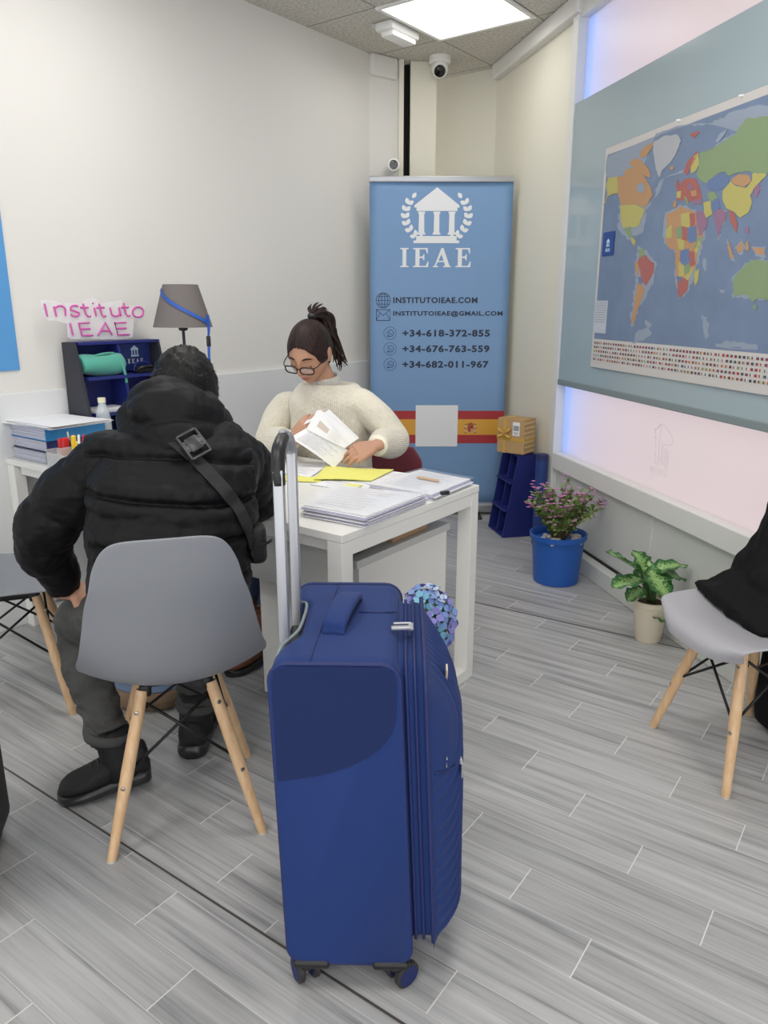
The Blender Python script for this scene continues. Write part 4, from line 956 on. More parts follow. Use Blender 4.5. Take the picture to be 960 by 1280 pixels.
def make_chair(label, m, loc, rz, group):
    t = thing('shell_chair', label, 'chair', loc, rz, group)
    obj('seat_shell', shell_bm(), m, t, True)
    top = {}; foot = {}
    for sx in (-1, 1):
        for sy in (-1, 1):
            a = Vector((sx * .085, .02 + sy * .088, .405)); f = Vector((sx * .19, .005 + sy * .182, 0)); top[sx, sy] = a; foot[sx, sy] = f
            b = new(); tube(b, [a, a.lerp(f, .5), f.lerp(a, .02), f], [.0155, .0165, .0125, .011], 14); lg = obj('leg', b, M['beech'], t, True, auto=50)
            for s in (.12, .56):
                b = new(); c = a.lerp(f, s); dv = Vector((sx * .3, sy, 0)).normalized(); lathe(b, [(.006, 0), (.006, .003), (.003, .004)], c + dv * .0145, 10, axis=dv); obj('screw', b, M['screw'], lg, True, auto=40)
            b = new(); tube(b, [f + Vector((0, 0, .004)), f], [.0116, .0116], 12); obj('glide', b, M['deskgrey'], lg)
    b = new()
    for sx in (-1, 1):
        box(b, (.022, .19, .022), (sx * .08, .02, .41), 0, .006)
        for sy in (-1, 1): box(b, (.03, .034, .034), (sx * .078, .02 + sy * .082, .403), 0, .008)
    for sy in (-1, 1): box(b, (.15, .016, .012), (0, .02 + sy * .08, .414), 0, .003)
    obj('mounting_bracket', b, M['steel_black'], t, True, auto=40)
    b = new(); k = .50
    mid = {q: top[q].lerp(foot[q], k) for q in top}; hi = {q: top[q].lerp(foot[q], .06) for q in top}
    for sy in (-1, 1):
        tube(b, [hi[-1, sy], mid[1, sy]], .0042, 8); tube(b, [hi[1, sy] + Vector((0, .006, 0)), mid[-1, sy] + Vector((0, .006, 0))], .0042, 8)
    for sx in (-1, 1):
        tube(b, [hi[sx, -1], mid[sx, 1]], .0042, 8); tube(b, [hi[sx, 1] + Vector((.006, 0, 0)), mid[sx, -1] + Vector((.006, 0, 0))], .0042, 8)
    for q in mid: ball(b, mid[q], .009, 8)
    obj('wire_brace', b, M['steel_black'], t, True)
    return t
CH = Vector((-.553, 1.815, 0)); CHR = R(16.3)
make_chair('grey shell chair with beech legs under the person in the black jacket', M['shell'], CH, CHR, 'grey shell chairs')
make_chair('light grey shell chair by the window wall with black clothes on it', M['shell_light'], Vector((1.114, 2.07, 0)), R(90 + 12), 'grey shell chairs')
make_chair('empty grey shell chair beyond the left arm of the person in the black jacket', M['shell'], Vector((-1.302, 2.41, 0)), R(-70), 'grey shell chairs')

# black clothes on the right chair
M['black_cloth'] = mat('black_cloth', srgb(15, 15, 17), .8, bump=.4, bscale=18, spec=.2)
CR = Vector((1.114, 2.07, 0)); CRM = Matrix.Translation(CR) @ Matrix.Rotation(R(102), 4, 'Z')
def cr(x, y, z): return CRM @ Vector((x, y, z))
t = thing('black_jacket', 'black jacket heaped over the back and seat of the light grey chair', 'jacket', cr(0, -.1, .46))
b = new()
cr_st = [(cr(.06, -.22, .86), .16, .06), (cr(.05, -.2, .75), .19, .08), (cr(.03, -.165, .62), .22, .09), (cr(.02, -.12, .53), .23, .10), (cr(.02, -.075, .475), .22, .06)]
loft(b, [(c, CRM.to_3x3() @ Vector((1, 0, 0)), CRM.to_3x3() @ Vector((0, 1, .25)), a, d) for c, a, d in cr_st], 40, 6, mod=lambda s, th: 1 + .06 * math.sin(5 * th + 7 * s) + .04 * math.sin(9 * th - 5 * s))
loft(b, [(cr(-.02, -.16, .515), CRM.to_3x3() @ Vector((1, 0, .1)), Vector((0, 0, 1)), .18, .035), (cr(.0, -.08, .50), CRM.to_3x3() @ Vector((1, 0, .1)), Vector((0, 0, 1)), .21, .045), (cr(.03, .0, .478), CRM.to_3x3() @ Vector((1, 0, .1)), Vector((0, 0, 1)), .2, .035), (cr(.06, .075, .468), CRM.to_3x3() @ Vector((1, 0, .1)), Vector((0, 0, 1)), .17, .02)], 40, 6, mod=lambda s, th: 1 + .05 * math.sin(7 * th + 6 * s) + .05 * math.sin(13 * s + 2 * th))
b = voxel(b, .008, 3)
for v in b.verts: v.co += v.normal * .006 * noise.noise(v.co * 22)
wobj('body', b, M['black_cloth'], t)
b = new(); tube(b, [cr(.10, -.13, .56), cr(.20, -.16, .52), cr(.245, -.18, .42), cr(.25, -.17, .30)], [.05, .055, .05, .04], 18, 6, mod=lambda s, th: 1 + .08 * math.sin(3 * th + 14 * s)); wobj('sleeve', b, M['black_cloth'], t)
t = thing('black_bag', 'black bag hanging in shadow behind the legs of the light grey chair', 'bag', Vector((1.33, 2.42, 0)))
b = new(); box(b, (.16, .2, .3), (1.31, 2.17, .155), .2, .05, seg=4); b = modmesh(b, [('SUBSURF', dict(levels=1))]); wobj('body', b, M['black_cloth'], t)
b = new(); tube(b, [(1.31, 2.10, .3), (1.31, 2.12, .38), (1.31, 2.22, .38), (1.31, 2.24, .3)], .008, 8, 4); wobj('handle', b, M['black_cloth'], t)

# ------------------------------------------------------------------ suitcase
SX, SY0 = -.208, 1.216
t = thing('suitcase', 'large royal-blue fabric suitcase with raised silver handle in the foreground', 'suitcase', (SX, SY0, 0), R(-1.5))
def suit_mat():
    m = mat('royal_blue_fabric', srgb(22, 49, 108), .7, bump=.25, bscale=420, sheen=.06, spec=.3); nt = m.node_tree; b = nt.nodes['Principled BSDF']
    tc = [n for n in nt.nodes if n.type == 'TEX_COORD'][0]; sp = nt.nodes.new('ShaderNodeSeparateXYZ'); nt.links.new(tc.outputs['Object'], sp.inputs[0])
    return m
M['suit'] = suit_mat()
M['suit_darker'] = mat('darker_blue_fabric', srgb(18, 37, 84), .75, bump=.25, bscale=420, sheen=.04, spec=.3)
M['suit_dark'] = mat('suitcase_piping', srgb(22, 38, 94), .6, bump=.1, bscale=300)
SW_, SD, Z0, Z1 = .236, .405, .075, .735       # thickness, depth along the room, bottom and top of the body
def rrect(x0, x1, z0, z1, r, n=6):
    out = []
    for cx, cz, a in ((x1 - r, z0 + r, -90), (x1 - r, z1 - r, 0), (x0 + r, z1 - r, 90), (x0 + r, z0 + r, 180)):
        for k in range(n + 1): out.append((cx + r * math.cos(R(a + 90 * k / n)), cz + r * math.sin(R(a + 90 * k / n))))
    return out
def sx(x, z): return x + (.016 + .012 * min(1, max(0, x / SW_))) * (1 - (z - Z0) / (Z1 - Z0))      # the soft body leans a little
pr = rrect(0, SW_, Z0, Z1, .034)
b = new(); rings = []
pr = rrect(0, SW_, Z0, Z1, .034, 8)
pr = [q for i, q in enumerate(pr)]
full = []
for i, q in enumerate(pr):
    nx_ = pr[(i + 1) % len(pr)]; k_ = max(1, int(math.hypot(nx_[0] - q[0], nx_[1] - q[1]) / .025))
    for j in range(k_): full.append((q[0] + (nx_[0] - q[0]) * j / k_, q[1] + (nx_[1] - q[1]) * j / k_))
pr = full
for y, sc in [(0, .985), (.006, 1), (.04, 1)] + [(.06 + .02 * k, 1) for k in range(15)] + [(SD - .03, 1), (SD - .01, 1), (SD, .985)]:
    cx_, cz_ = SW_ / 2, (Z0 + Z1) / 2
    notch = smoothstep(.06, .15, y) * (1 - smoothstep(.27, .34, y))
    rings.append([Vector((cx_ + (x - cx_) * sc + (.036 * notch * smoothstep(Z1 - .16, Z1 - .07, z) * (1 - x / .10) if x < .10 else 0), y, cz_ + (z - cz_) * sc)) for x, z in pr])
rings_to_mesh(b, rings)
for v in b.verts: v.co.x = sx(v.co.x, v.co.z)
for f in b.faces: f.material_index = 0
body = obj('body', b, [M['suit']], t, True, auto=50)
b = new()     # darker patch over the upper part of the near side
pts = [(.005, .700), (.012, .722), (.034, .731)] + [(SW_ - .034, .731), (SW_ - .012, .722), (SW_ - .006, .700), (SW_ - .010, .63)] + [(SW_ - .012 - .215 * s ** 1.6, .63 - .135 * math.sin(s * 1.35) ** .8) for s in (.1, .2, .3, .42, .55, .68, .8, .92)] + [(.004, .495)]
f = b.faces.new([b.verts.new((sx(x, z) , -.0008, z)) for x, z in pts]); b = modmesh(b, [('SOLIDIFY', dict(thickness=.0006, offset=0))]); obj('darker_patch', b, M['suit_darker'], body)
for y in (.004, SD - .002):
    b = new(); lp_ = [Vector((sx(x, z), y, z)) for x, z in rrect(.001, SW_ - .001, Z0 + .001, Z1 - .001, .034)]; tube(b, lp_ + [lp_[0]], .0042, 8); obj('piping', b, M['suit_dark'], t, True)
b = new(); tube(b, [(.075, .012, Z1 + .0005), (.08, .15, Z1 + .0005), (.088, .28, Z1 + .0005), (.094, SD - .01, Z1 + .0003)], .0016, 6, 3); tube(b, [(.15, .235, Z1 + .001), (.228, .237, Z1 + .001)], .0018, 6); obj('seam', b, M['suit_dark'], body, True)
# top carry handle
b = new(); Xh, Yh = Vector((1, -.13, 0)), Vector((0, 0, 1))
loft(b, [((.106, .128, Z1 + .002), Xh, Vector((0, .7, .7)), .021, .007), ((.109, .15, Z1 + .016), Xh, Vector((0, -.4, .9)), .023, .008), ((.120, .22, Z1 + .026), Xh, Yh, .024, .008), ((.130, .285, Z1 + .018), Xh, Vector((0, .4, .9)), .023, .008), ((.133, .305, Z1 + .002), Xh, Vector((0, -.7, .7)), .021, .007)], 24, 5, power=5); obj('carry_handle', b, M['suit'], t, True)
# telescopic handle and its well
b = new(); box(b, (.036, .19, .06), (.020, .205, Z1 - .075), 0, .008, seg=3); obj('handle_well', b, M['dark'], t, True, auto=40)
b = new(); tube(b, [(.004, .065, Z1 - .03), (.012, .09, Z1 - .008), (.034, .13, Z1 + .001), (.039, .17, Z1 + .001), (.039, .25, Z1 + .001), (.032, .29, Z1 - .002), (.008, .335, Z1 - .02)], .0034, 8, 5); obj('well_rim', b, M['shadow_and_rim_grey'], t, True)
HZ = 1.085
hp = []
for y in (.115, .28):
    b = new(); box(b, (.020, .024, HZ - .66), (.014, y, (HZ + .66) / 2 - .02), 0, .005); h_ = obj('handle_tube', b, M['silver'], t, True, auto=40); hp.append(h_)
b = new(); tube(b, [(.014, .114, HZ - .05), (.013, .116, HZ - .02), (.012, .135, HZ + .008), (.012, .165, HZ + .02), (.012, .20, HZ + .024)], [.0125, .013, .013, .0125, .012], 14, 4, flat=1.0); g_ = obj('handle_grip', b, M['dark'], t, True)
b = new(); tube(b, [(.012, .19, HZ + .023), (.012, .215, HZ + .022), (.012, .25, HZ + .012), (.013, .276, HZ - .012), (.014, .28, HZ - .035)], [.0125, .0125, .0125, .012, .0115], 14, 4); obj('grip_trim', b, M['silver'], g_, True)
b = new(); ball(b, (.012, .192, HZ + .035), (.008, .016, .005), 12); obj('release_button', b, mat('grey_button', srgb(150, 152, 156), .4), g_, True)
# expansion gusset with zips
GX0, GX1 = SW_ - .004, SW_ + .045
b = new(); rings = []
for x, ins in ((GX0, .004), (GX0 + .01, .010), (GX1 - .006, .010), (GX1, .006)):
    rings.append([Vector((x, y, z)) for y, z in rrect(.012 + ins, SD - .012 - ins, Z0 + .016 + ins, Z1 - .012 - ins, .05)])
rings_to_mesh(b, rings)
for v in b.verts: v.co.x = sx(v.co.x, v.co.z)
obj('gusset', b, M['suit'], t, True, auto=50)
b = new()
for x in (GX0 + .014, GX0 + .03):
    lp_ = [Vector((sx(x, z), y, z)) for y, z in rrect(.018, SD - .018, Z0 + .022, Z1 - .017, .05)]; tube(b, lp_ + [lp_[0]], .0035, 6)
lp_ = [Vector((sx(GX1, z), y, z)) for y, z in rrect(.014, SD - .014, Z0 + .018, Z1 - .013, .05)]; tube(b, lp_ + [lp_[0]], .0045, 8)
obj('zip_track', b, M['suit_dark'], t, True)
b = new(); box(b, (.04, .012, .006), (GX0 + .006, .155, Z1 + .003), .1, .0015); box(b, (.036, .006, .005), (GX0 + .008, .178, Z1 + .002), .1, .0015); box(b, (.01, .03, .006), (GX0 + .025, .168, Z1 + .000), 0, .002); obj('zip_lock', b, M['silver'], t)
# bulging front panel with curved ribs
b = new(); ny, nz = 90, 120; FZ0, FZ1 = Z0 + .025, Z1 - .03
def bulge(y, z):
    a = min(y, SD - .03 - y) / .13; c = (z - FZ0) / .055 if z - FZ0 < FZ1 - z else (FZ1 - z) / .17
    e = (1 - (1 - min(1, max(0, a))) ** 2.4) * (1 - (1 - min(1, max(0, c))) ** 2.2)
    d = math.hypot((y + .02) * 1.0, (z - .60) * .75)
    rib = max(0, math.sin(2 * math.pi * d / .023)) ** .7 * .0058 * min(1, max(0, (d - .09) / .02)) * min(1, e * 3)
    ztap = .86 + .14 * smoothstep(FZ0, .50, z)
    return .068 * e * ztap + rib
V = [[b.verts.new((sx(GX1, z) + bulge(max(0, y), z), .015 + y, z)) for z in (FZ0 + (FZ1 - FZ0) * j / nz for j in range(nz + 1))] for y in ((SD - .03) * i / ny for i in range(ny + 1))]
for i in range(ny):
    for j in range(nz): b.faces.new((V[i][j], V[i + 1][j], V[i + 1][j + 1], V[i][j + 1]))
per = [V[i][0] for i in range(ny + 1)] + [V[ny][j] for j in range(1, nz + 1)] + [V[i][nz] for i in range(ny - 1, -1, -1)] + [V[0][j] for j in range(nz - 1, 0, -1)]
b.faces.new(per[::-1]); fp = obj('front_panel', b, M['suit'], t, True)
def onf(y, z, o=.0): return Vector((sx(GX1, z) + bulge(y, z) + o, .015 + y, z))
b = new(); pz = [(.01, .50), (.05, .487), (.10, .483), (.16, .50), (.21, .54), (.25, .60)]
tube(b, [onf(y, z, .001) for y, z in pz], .003, 8, 5); obj('pocket_zip', b, M['suit_dark'], fp, True)
b = new(); q = onf(.075, .486, .006); box(b, (.006, .012, .012), q, 0, .002); box(b, (.004, .011, .035), q + Vector((.003, .0, -.02)), 0, .002); obj('zip_puller', b, M['silver'], fp)
b = new(); cc = onf(.03, .512, .003); tube(b, [cc + Vector((.001, .009 * math.cos(R(a)), .009 * math.sin(R(a)))) for a in range(-120, 121, 24)], .0014, 6)
c2 = onf(.12, .53, .003); tube(b, [c2 + Vector((0, -.006, .008)), c2, c2 + Vector((0, .006, .008))], .0012, 6); tube(b, [c2, c2 + Vector((0, 0, -.009))], .0012, 6); obj('metal_emblem', b, M['silver'], fp, True)
b = new(); q = onf(.11, .648, .002); box(b, (.004, .018, .06), q, 0, .0015, Matrix.Rotation(.4, 3, 'X')); obj('beige_tab', b, mat('beige_tab', srgb(214, 200, 176), .5), fp)
# corner guards and casters
for y in (.03, SD - .03):
    for x in (.05, SW_ - .002):
        b = new(); lo = x < .1
        box(b, (.075, .07, .02), (x + (.012 if lo else -.012) , y, Z0 - .002), 0, .008, seg=3); lathe(b, [(.019, Z0 - .03), (.021, Z0 - .005)], (x, y, 0), 16); 
        c = obj('caster', b, M['dark'], t, True, auto=40)
        a = R(28) if lo else R(-50)
        dv = Vector((math.cos(a), math.sin(a), 0)); off = Vector((-dv.y, dv.x, 0)) * .012
        b = new(); box(b, (.012, .03, .05), Vector((x, y, .045)) + off, a + R(90), .004); obj('fork', b, M['dark'], c)
        for s in (-1, 1):
            b = new(); cc = Vector((x, y, .0285)) + off + dv * (.0165 * s); lathe(b, [(.012, -.008), (.024, -.008), (.0285, -.005), (.0285, .005), (.024, .008), (.012, .008)], cc, 28, axis=dv); w_ = obj('wheel', b, mat('wheel_tyre', srgb(44, 42, 44), .5), c, True, auto=40)
            b = new(); lathe(b, [(.022, -.0088), (.022, .0088)], cc, 28, axis=dv); obj('wheel_hub', b, M['suit_dark'], c, False)

# ------------------------------------------------------------------ black case at the left edge
t = thing('black_suitcase', 'corner of a black suitcase standing at the lower left edge', 'suitcase', (-1.062, 1.53, 0), R(14))
b = new(); box(b, (.23, .36, .58), (.0, .0, .33), 0, .03, seg=4); obj('body', b, mat('black_fabric', srgb(20, 20, 22), .6, bump=.2, bscale=300), t, True, auto=50)
for x in (-.08, .08):
    for y in (-.13, .13):
        b = new(); lathe(b, [(.02, -.012), (.024, -.01), (.024, .01), (.02, .012)], (x, y, .0245), 20, axis=(1, 0, 0)); box(b, (.03, .03, .03), (x, y, .045), 0, .006); obj('wheel', b, M['dark'], t, True, auto=40)
b = new(); tube(b, [(0, -.06, .62), (0, -.055, .645), (0, .055, .645), (0, .06, .62)], .009, 8, 4); obj('carry_handle', b, M['dark'], t, True)

# ------------------------------------------------------------------ round wood slice with blue top, under the man's chair
wc = AY(199, 872, 2.485)
t = thing('wood_slice', 'round bark-edged wooden slab with blue top seen between the grey chair legs', 'wooden slab', (wc.x, wc.y, 0))
M['bark'] = mat('bark', srgb(128, 106, 84), .9, bump=.8, bscale=50, var=.3, vscale=30)
b = new(); lathe(b, [(.15, 0), (.182, .008), (.187, .035), (.180, .058), (.1, .062)], (0, 0, 0), 56)
for v in b.verts:
    a = math.atan2(v.co.y, v.co.x); r_ = math.hypot(v.co.x, v.co.y)
    if r_ > .12: v.co.x *= 1 + .03 * math.sin(9 * a) + .02 * math.sin(17 * a + v.co.z * 40); v.co.y *= 1 + .03 * math.sin(9 * a) + .02 * math.sin(17 * a + v.co.z * 40)
obj('bark_ring', b, M['bark'], t, True)
b = new(); lathe(b, [(.160, .0605), (.160, .064), (.15, .068), (.0, .068)], (0, 0, 0), 48); obj('blue_top', b, mat('blue_paint_wash', srgb(98, 118, 148), .6, var=.15, vscale=12), t, True, auto=40)

# ------------------------------------------------------------------ right wall corner
RW = GY                                                    # the window wall
near = Vector((.83, 4.30, 0)); far = Vector((.755, 4.56, 0))
cs = gp((far - G0).dot(GD) - .12, 0, -.042)
display_shelf('display_shelf', 'navy blue tapered display shelf standing on the floor beside the banner, gift box on top', Vector((cs.x, cs.y, 0)), -GY - R(90) , .25, .50, .19, .11, 3, M['navy'])
GB = Vector((cs.x, cs.y, 0)) - GN * .075
t = thing('gift_box', 'kraft gift box with gold ribbon and white dots on the navy shelf', 'gift box', GB + Vector((0, 0, .5025)), -GY - R(90) + R(38))
M['kraft'] = mat('kraft_paper', srgb(186, 152, 106), .7, bump=.05, var=.04)
b = new(); box(b, (.18, .13, .205), (0, -.02, .1035), 0, .003); obj('box_body', b, M['kraft'], t)
b = new(); M['gold'] = mat('gold_ribbon', srgb(206, 164, 78), .35)
box(b, (.018, .1325, .2075), (-.04, -.02, .1035)); box(b, (.1825, .1325, .018), (0, -.02, .085)); obj('ribbon', b, M['gold'], t)
b = new()
for a in (35, 145, 210, 330):
    q = Vector((-.04, -.089, .115)); e = Vector((math.cos(R(a)), 0, math.sin(R(a))))
    tube(b, [q, q + e * .03 + Vector((0, -.012, .0)), q + e * .045 + Vector((0, -.006, .006)), q + e * .02 + Vector((0, -.004, .004))], [.004, .008, .008, .003], 8, 3)
obj('bow', b, M['gold'], t, True)
b = new(); box(b, (.046, .002, .08), (.036, -.0865, .148)); obj('label', b, M['paper'], t)
b = new()
for k in range(14): box(b, (.0016 + .0016 * (k % 3), .001, .03), (.019 + .0026 * k, -.0882, .153))
for k in range(3): box(b, (.034 - .006 * k, .001, .003), (.036, -.0882, .128 - .006 * k))
obj('label_print', b, M['ink'], t)
b = new()
for i in range(6):
    for j in range(7): lathe(b, [(.0065, 0), (.0065, .0014)], (.09, -.078 + .020 * i + (.010 if j % 2 else 0), .016 + .028 * j), 10, axis=(1, 0, 0))
obj('dot_pattern', b, mat('cream_dots', srgb(226, 204, 160), .6), t)
tb = gp((Vector((.905, 4.205, 0)) - G0).dot(GD), 0, -.072)
t = thing('poster_tube', 'dark blue cardboard tube standing beside the navy floor shelf', 'tube', (tb.x, tb.y, 0))
b = new(); lathe(b, [(.034, 0), (.034, .53)], (0, 0, 0), 28); obj('tube_body', b, mat('dark_blue_card_tube', srgb(36, 62, 128), .5), t, True, auto=40)
b = new(); lathe(b, [(.0352, .27), (.0352, .275)], (0, 0, 0), 28); obj('seam_ring', b, M['folder_navy'], t, True, auto=40)
b = new(); lathe(b, [(.0355, .5), (.0355, .532), (.03, .535)], (0, 0, 0), 28); obj('cap', b, M['folder_navy'], t, True, auto=40)

# blue pot with pink flowers
PC = AY(699, 690, 3.60); PC = Vector((PC.x - .01, PC.y, 0))
t = thing('flower_pot', 'blue plastic pot with a pink-flowered bush beside the navy floor shelf', 'potted plant', PC)
b = new(); lathe(b, [(.108, 0), (.112, .004), (.130, .225), (.140, .228), (.142, .252), (.134, .254), (.128, .24), (.126, .215), (.0, .212)], (0, 0, 0), 44); obj('pot', b, mat('blue_plastic_pot', srgb(30, 88, 172), .4, bump=.03), t, True, auto=40)
M['leafgreen'] = mat('small_leaves', srgb(124, 150, 84), .6, var=.3, vscale=25); M['soil'] = mat('soil', srgb(66, 52, 42), .95, bump=.6, bscale=40)
b = new(); rr = random.Random(3)
for k in range(26):
    a, r_ = rr.uniform(0, 6.28), .12 * math.sqrt(rr.random()); g_ = ball(b, (r_ * math.cos(a), r_ * math.sin(a), .222), (rr.uniform(.012, .02), rr.uniform(.01, .016), rr.uniform(.008, .013)), 8)
obj('pebbles', b, mat('pale_pebbles', srgb(206, 200, 190), .7, var=.1, vscale=20), t, True)['kind'] = 'stuff'
def leafq(b, p, d, n, L, W, mi=0):
    d = d.normalized(); s = d.cross(n).normalized(); v = [b.verts.new(p), b.verts.new(p + d * L * .45 + s * W), b.verts.new(p + d * L), b.verts.new(p + d * L * .45 - s * W)]
    f = b.faces.new(v); f.material_index = mi
bl = new(); bs = new(); bf = new()
for k in range(60):
    a = rr.uniform(0, 6.28); tip = Vector((.165 * math.sqrt(rr.random()) * math.cos(a) * 1.0, .15 * math.sqrt(rr.random()) * math.sin(a), .33 + .15 * rr.random()))
    if k % 6 == 0: tip.x += .05; tip.z += .05
    base = Vector((tip.x * .15, tip.y * .15, .21)); m_ = base.lerp(tip, .5) + Vector((0, 0, .03)); tube(bs, [base, m_, tip], [.0025, .002, .001], 5, 3)
    for j in range(34):
        s = rr.uniform(.25, 1.02); p_ = base.lerp(m_, s * 2) if s < .5 else m_.lerp(tip, s * 2 - 1)
        d = Vector((rr.uniform(-1, 1), rr.uniform(-1, 1), rr.uniform(-.2, 1))); leafq(bl, p_, d, Vector((rr.uniform(-1, 1), rr.uniform(-1, 1), 1)), rr.uniform(.02, .034), rr.uniform(.006, .010))
    for j in range(4):
        c = tip + Vector((rr.uniform(-.022, .022), rr.uniform(-.022, .022), rr.uniform(-.02, .022)))
        for q in range(5): leafq(bf, c, Vector((math.cos(q * 1.257), math.sin(q * 1.257), .35)), Vector((0, 0, 1)), .013, .0065, rr.choice((0, 0, 1)))
obj('stems', bs, mat('brown_stems', srgb(104, 92, 62), .7), t, True); obj('foliage', bl, M['leafgreen'], t)['kind'] = 'stuff'
obj('blossoms', bf, [mat('pink_petal', srgb(214, 140, 194), .6), mat('mauve_petal', srgb(190, 112, 176), .6)], t)['kind'] = 'stuff'

# variegated plant in the cream pot
PD = AY(811, 780, 2.90); PD = Vector((PD.x, PD.y, 0))
t = thing('leafy_plant', 'broad-leaved green plant with pale speckles in a small cream pot', 'potted plant', PD)
b = new(); lathe(b, [(.050, 0), (.053, .004), (.070, .155), (.075, .158), (.076, .178), (.070, .180), (.066, .165), (.0, .158)], (0, 0, 0), 40); obj('pot', b, mat('cream_plastic_pot', srgb(222, 212, 190), .5, bump=.03), t, True, auto=40)
b = new(); lathe(b, [(.066, .158), (.05, .165), (.0, .168)], (0, 0, 0), 24); obj('soil', b, M['soil'], t, True)
def leaf_mat():
    m = mat('variegated_leaf', srgb(52, 110, 52), .4); nt = m.node_tree; b = nt.nodes['Principled BSDF']
    uv = nt.nodes.new('ShaderNodeUVMap'); sp = nt.nodes.new('ShaderNodeSeparateXYZ'); nt.links.new(uv.outputs[0], sp.inputs[0])
    n = nt.nodes.new('ShaderNodeTexNoise'); n.inputs['Scale'].default_value = 14; n.inputs['Detail'].default_value = 3; nt.links.new(uv.outputs[0], n.inputs['Vector'])
    ab = nt.nodes.new('ShaderNodeMath'); ab.operation = 'ABSOLUTE'; s_ = nt.nodes.new('ShaderNodeMath'); s_.operation = 'SUBTRACT'; s_.inputs[1].default_value = .5; nt.links.new(sp.outputs[0], s_.inputs[0]); nt.links.new(s_.outputs[0], ab.inputs[0])
    md = nt.nodes.new('ShaderNodeMath'); md.operation = 'MULTIPLY_ADD'; md.inputs[1].default_value = -.9; nt.links.new(ab.outputs[0], md.inputs[0]); nt.links.new(n.outputs['Fac'], md.inputs[2])
    r = nt.nodes.new('ShaderNodeValToRGB'); r.color_ramp.elements[0].position = .22; r.color_ramp.elements[0].color = (*srgb(50, 106, 50), 1); r.color_ramp.elements[1].position = .42; r.color_ramp.elements[1].color = (*srgb(158, 196, 124), 1)
    nt.links.new(md.outputs[0], r.inputs[0]); nt.links.new(r.outputs[0], b.inputs['Base Color']); return m
M['leafvar'] = leaf_mat(); M['stem'] = mat('green_stem', srgb(66, 92, 50), .5)
def big_leaf(base, tip, width, droop, up=Vector((0, 0, 1))):
    b = new(); lay = b.loops.layers.uv.verify(); d = tip - base; L = d.length; sd = d.cross(up).normalized(); nrm = sd.cross(d).normalized(); n, m_ = 14, 8; V = []
    for i in range(n + 1):
        s = i / n; w = width * math.sin(math.pi * min(1, s ** .75 * .97 + .02)) ** .8 * (1 if s < .98 else .3)
        row = []
        for j in range(m_ + 1):
            u = -1 + 2 * j / m_; row.append((b.verts.new(base + d * s + sd * w * u + nrm * (droop * math.sin(math.pi * s) + .10 * w * abs(u) * 2.2 - .15 * w + .006 * math.sin(s * 20) * abs(u))), u * .5 + .5, s))
        V.append(row)
    for i in range(n):
        for j in range(m_):
            q = (V[i][j], V[i][j + 1], V[i + 1][j + 1], V[i + 1][j]); f = b.faces.new([k[0] for k in q])
            for lp_, k in zip(f.loops, q): lp_[lay].uv = (k[1], k[2])
    return modmesh(b, [('SOLIDIFY', dict(thickness=.0012, offset=0))])
b = new()
def pl(px, py, dY): p_ = AY(px, py, 2.90 + dY); return p_ - PD
LV = [((800, 712), (757, 690), .050, -.05, .01), ((800, 722), (765, 735), .040, -.10, .006), ((812, 712), (835, 752), .046, -.12, .01), ((818, 722), (858, 726), .046, .0, .02), ((812, 716), (860, 708), .040, .0, .02), ((815, 765), (842, 782), .034, -.08, .008), ((806, 715), (790, 688), .044, .06, .014), ((806, 730), (812, 700), .034, .06, .01), ((803, 735), (784, 752), .030, -.06, .005)]
for (b0, t0, w, dy, dr) in LV:
    p0, p1 = pl(*b0, dy * .3), pl(*t0, dy)
    s0 = Vector((p0.x * .15, p0.y * .15, .165)); tube(b, [s0, s0.lerp(p0, .6) + Vector((0, 0, .01)), p0], [.006, .005, .0035], 8, 3)
    o = obj('leaf', big_leaf(p0, p1, w * 1.55, dr), M['leafvar'], t, True)
tube(b, [(0.005, 0, .16), (.01, .0, .24), (.008, 0, .3)], [.011, .01, .007], 10, 3)
obj('stem', b, M['stem'], t, True)

# hydrangea between suitcase and desk
HC = AY(534, 776, 1.90)
t = thing('hydrangea', 'round bunch of blue hydrangea flowers behind the suitcase at the desk end', 'flowers', (HC.x, HC.y, 0))
b = new(); lathe(b, [(.055, 0), (.06, .005), (.07, .2), (.075, .21), (.07, .215), (.06, .2), (0, .195)], (0, 0, 0), 36); obj('pot', b, M['plastic_white'], t, True, auto=40)
b = new(); rr = random.Random(5)
for k in range(7): a = k * .9; tube(b, [(.02 * math.cos(a), .02 * math.sin(a), .19), (.03 * math.cos(a), .03 * math.sin(a), .33), (.05 * math.cos(a), .05 * math.sin(a), HC.z - .03)], .004, 6, 3)
obj('stem', b, M['stem'], t, True)
cols = [mat('petal_' + n, srgb(*c), .6) for n, c in (('blue', (122, 150, 204)), ('violet', (136, 132, 200)), ('aqua', (120, 178, 204)), ('pale', (180, 196, 222)))]
b = new(); lv = new()
for k in range(84):
    z = 1 - 2 * (k + .5) / 84; r_ = math.sqrt(1 - z * z); a = k * 2.39996; d = Vector((r_ * math.cos(a), r_ * math.sin(a), z))
    bx = Vector((d.x * .072, d.y * .075, d.z * .095)) * rr.uniform(.86, 1.04); c = Vector((0, 0, HC.z)) + bx; s = d.orthogonal().normalized(); q = d.cross(s); ph = rr.uniform(0, 1.5); mi = rr.choice((0, 0, 1, 1, 2, 3))
    for j in range(4):
        e = s * math.cos(ph + j * 1.571) + q * math.sin(ph + j * 1.571); leafq(b, c, e + d * .35, d, rr.uniform(.026, .034), .016, mi)
    if k % 9 == 0: leafq(lv, c - d * .02, s + d * .2, d, .04, .014)
b = modmesh(b, [('SUBSURF', dict(levels=1))]); obj('petals', b, cols, t, True)['kind'] = 'stuff'
obj('leaves', lv, M['leafgreen'], t)['kind'] = 'stuff'
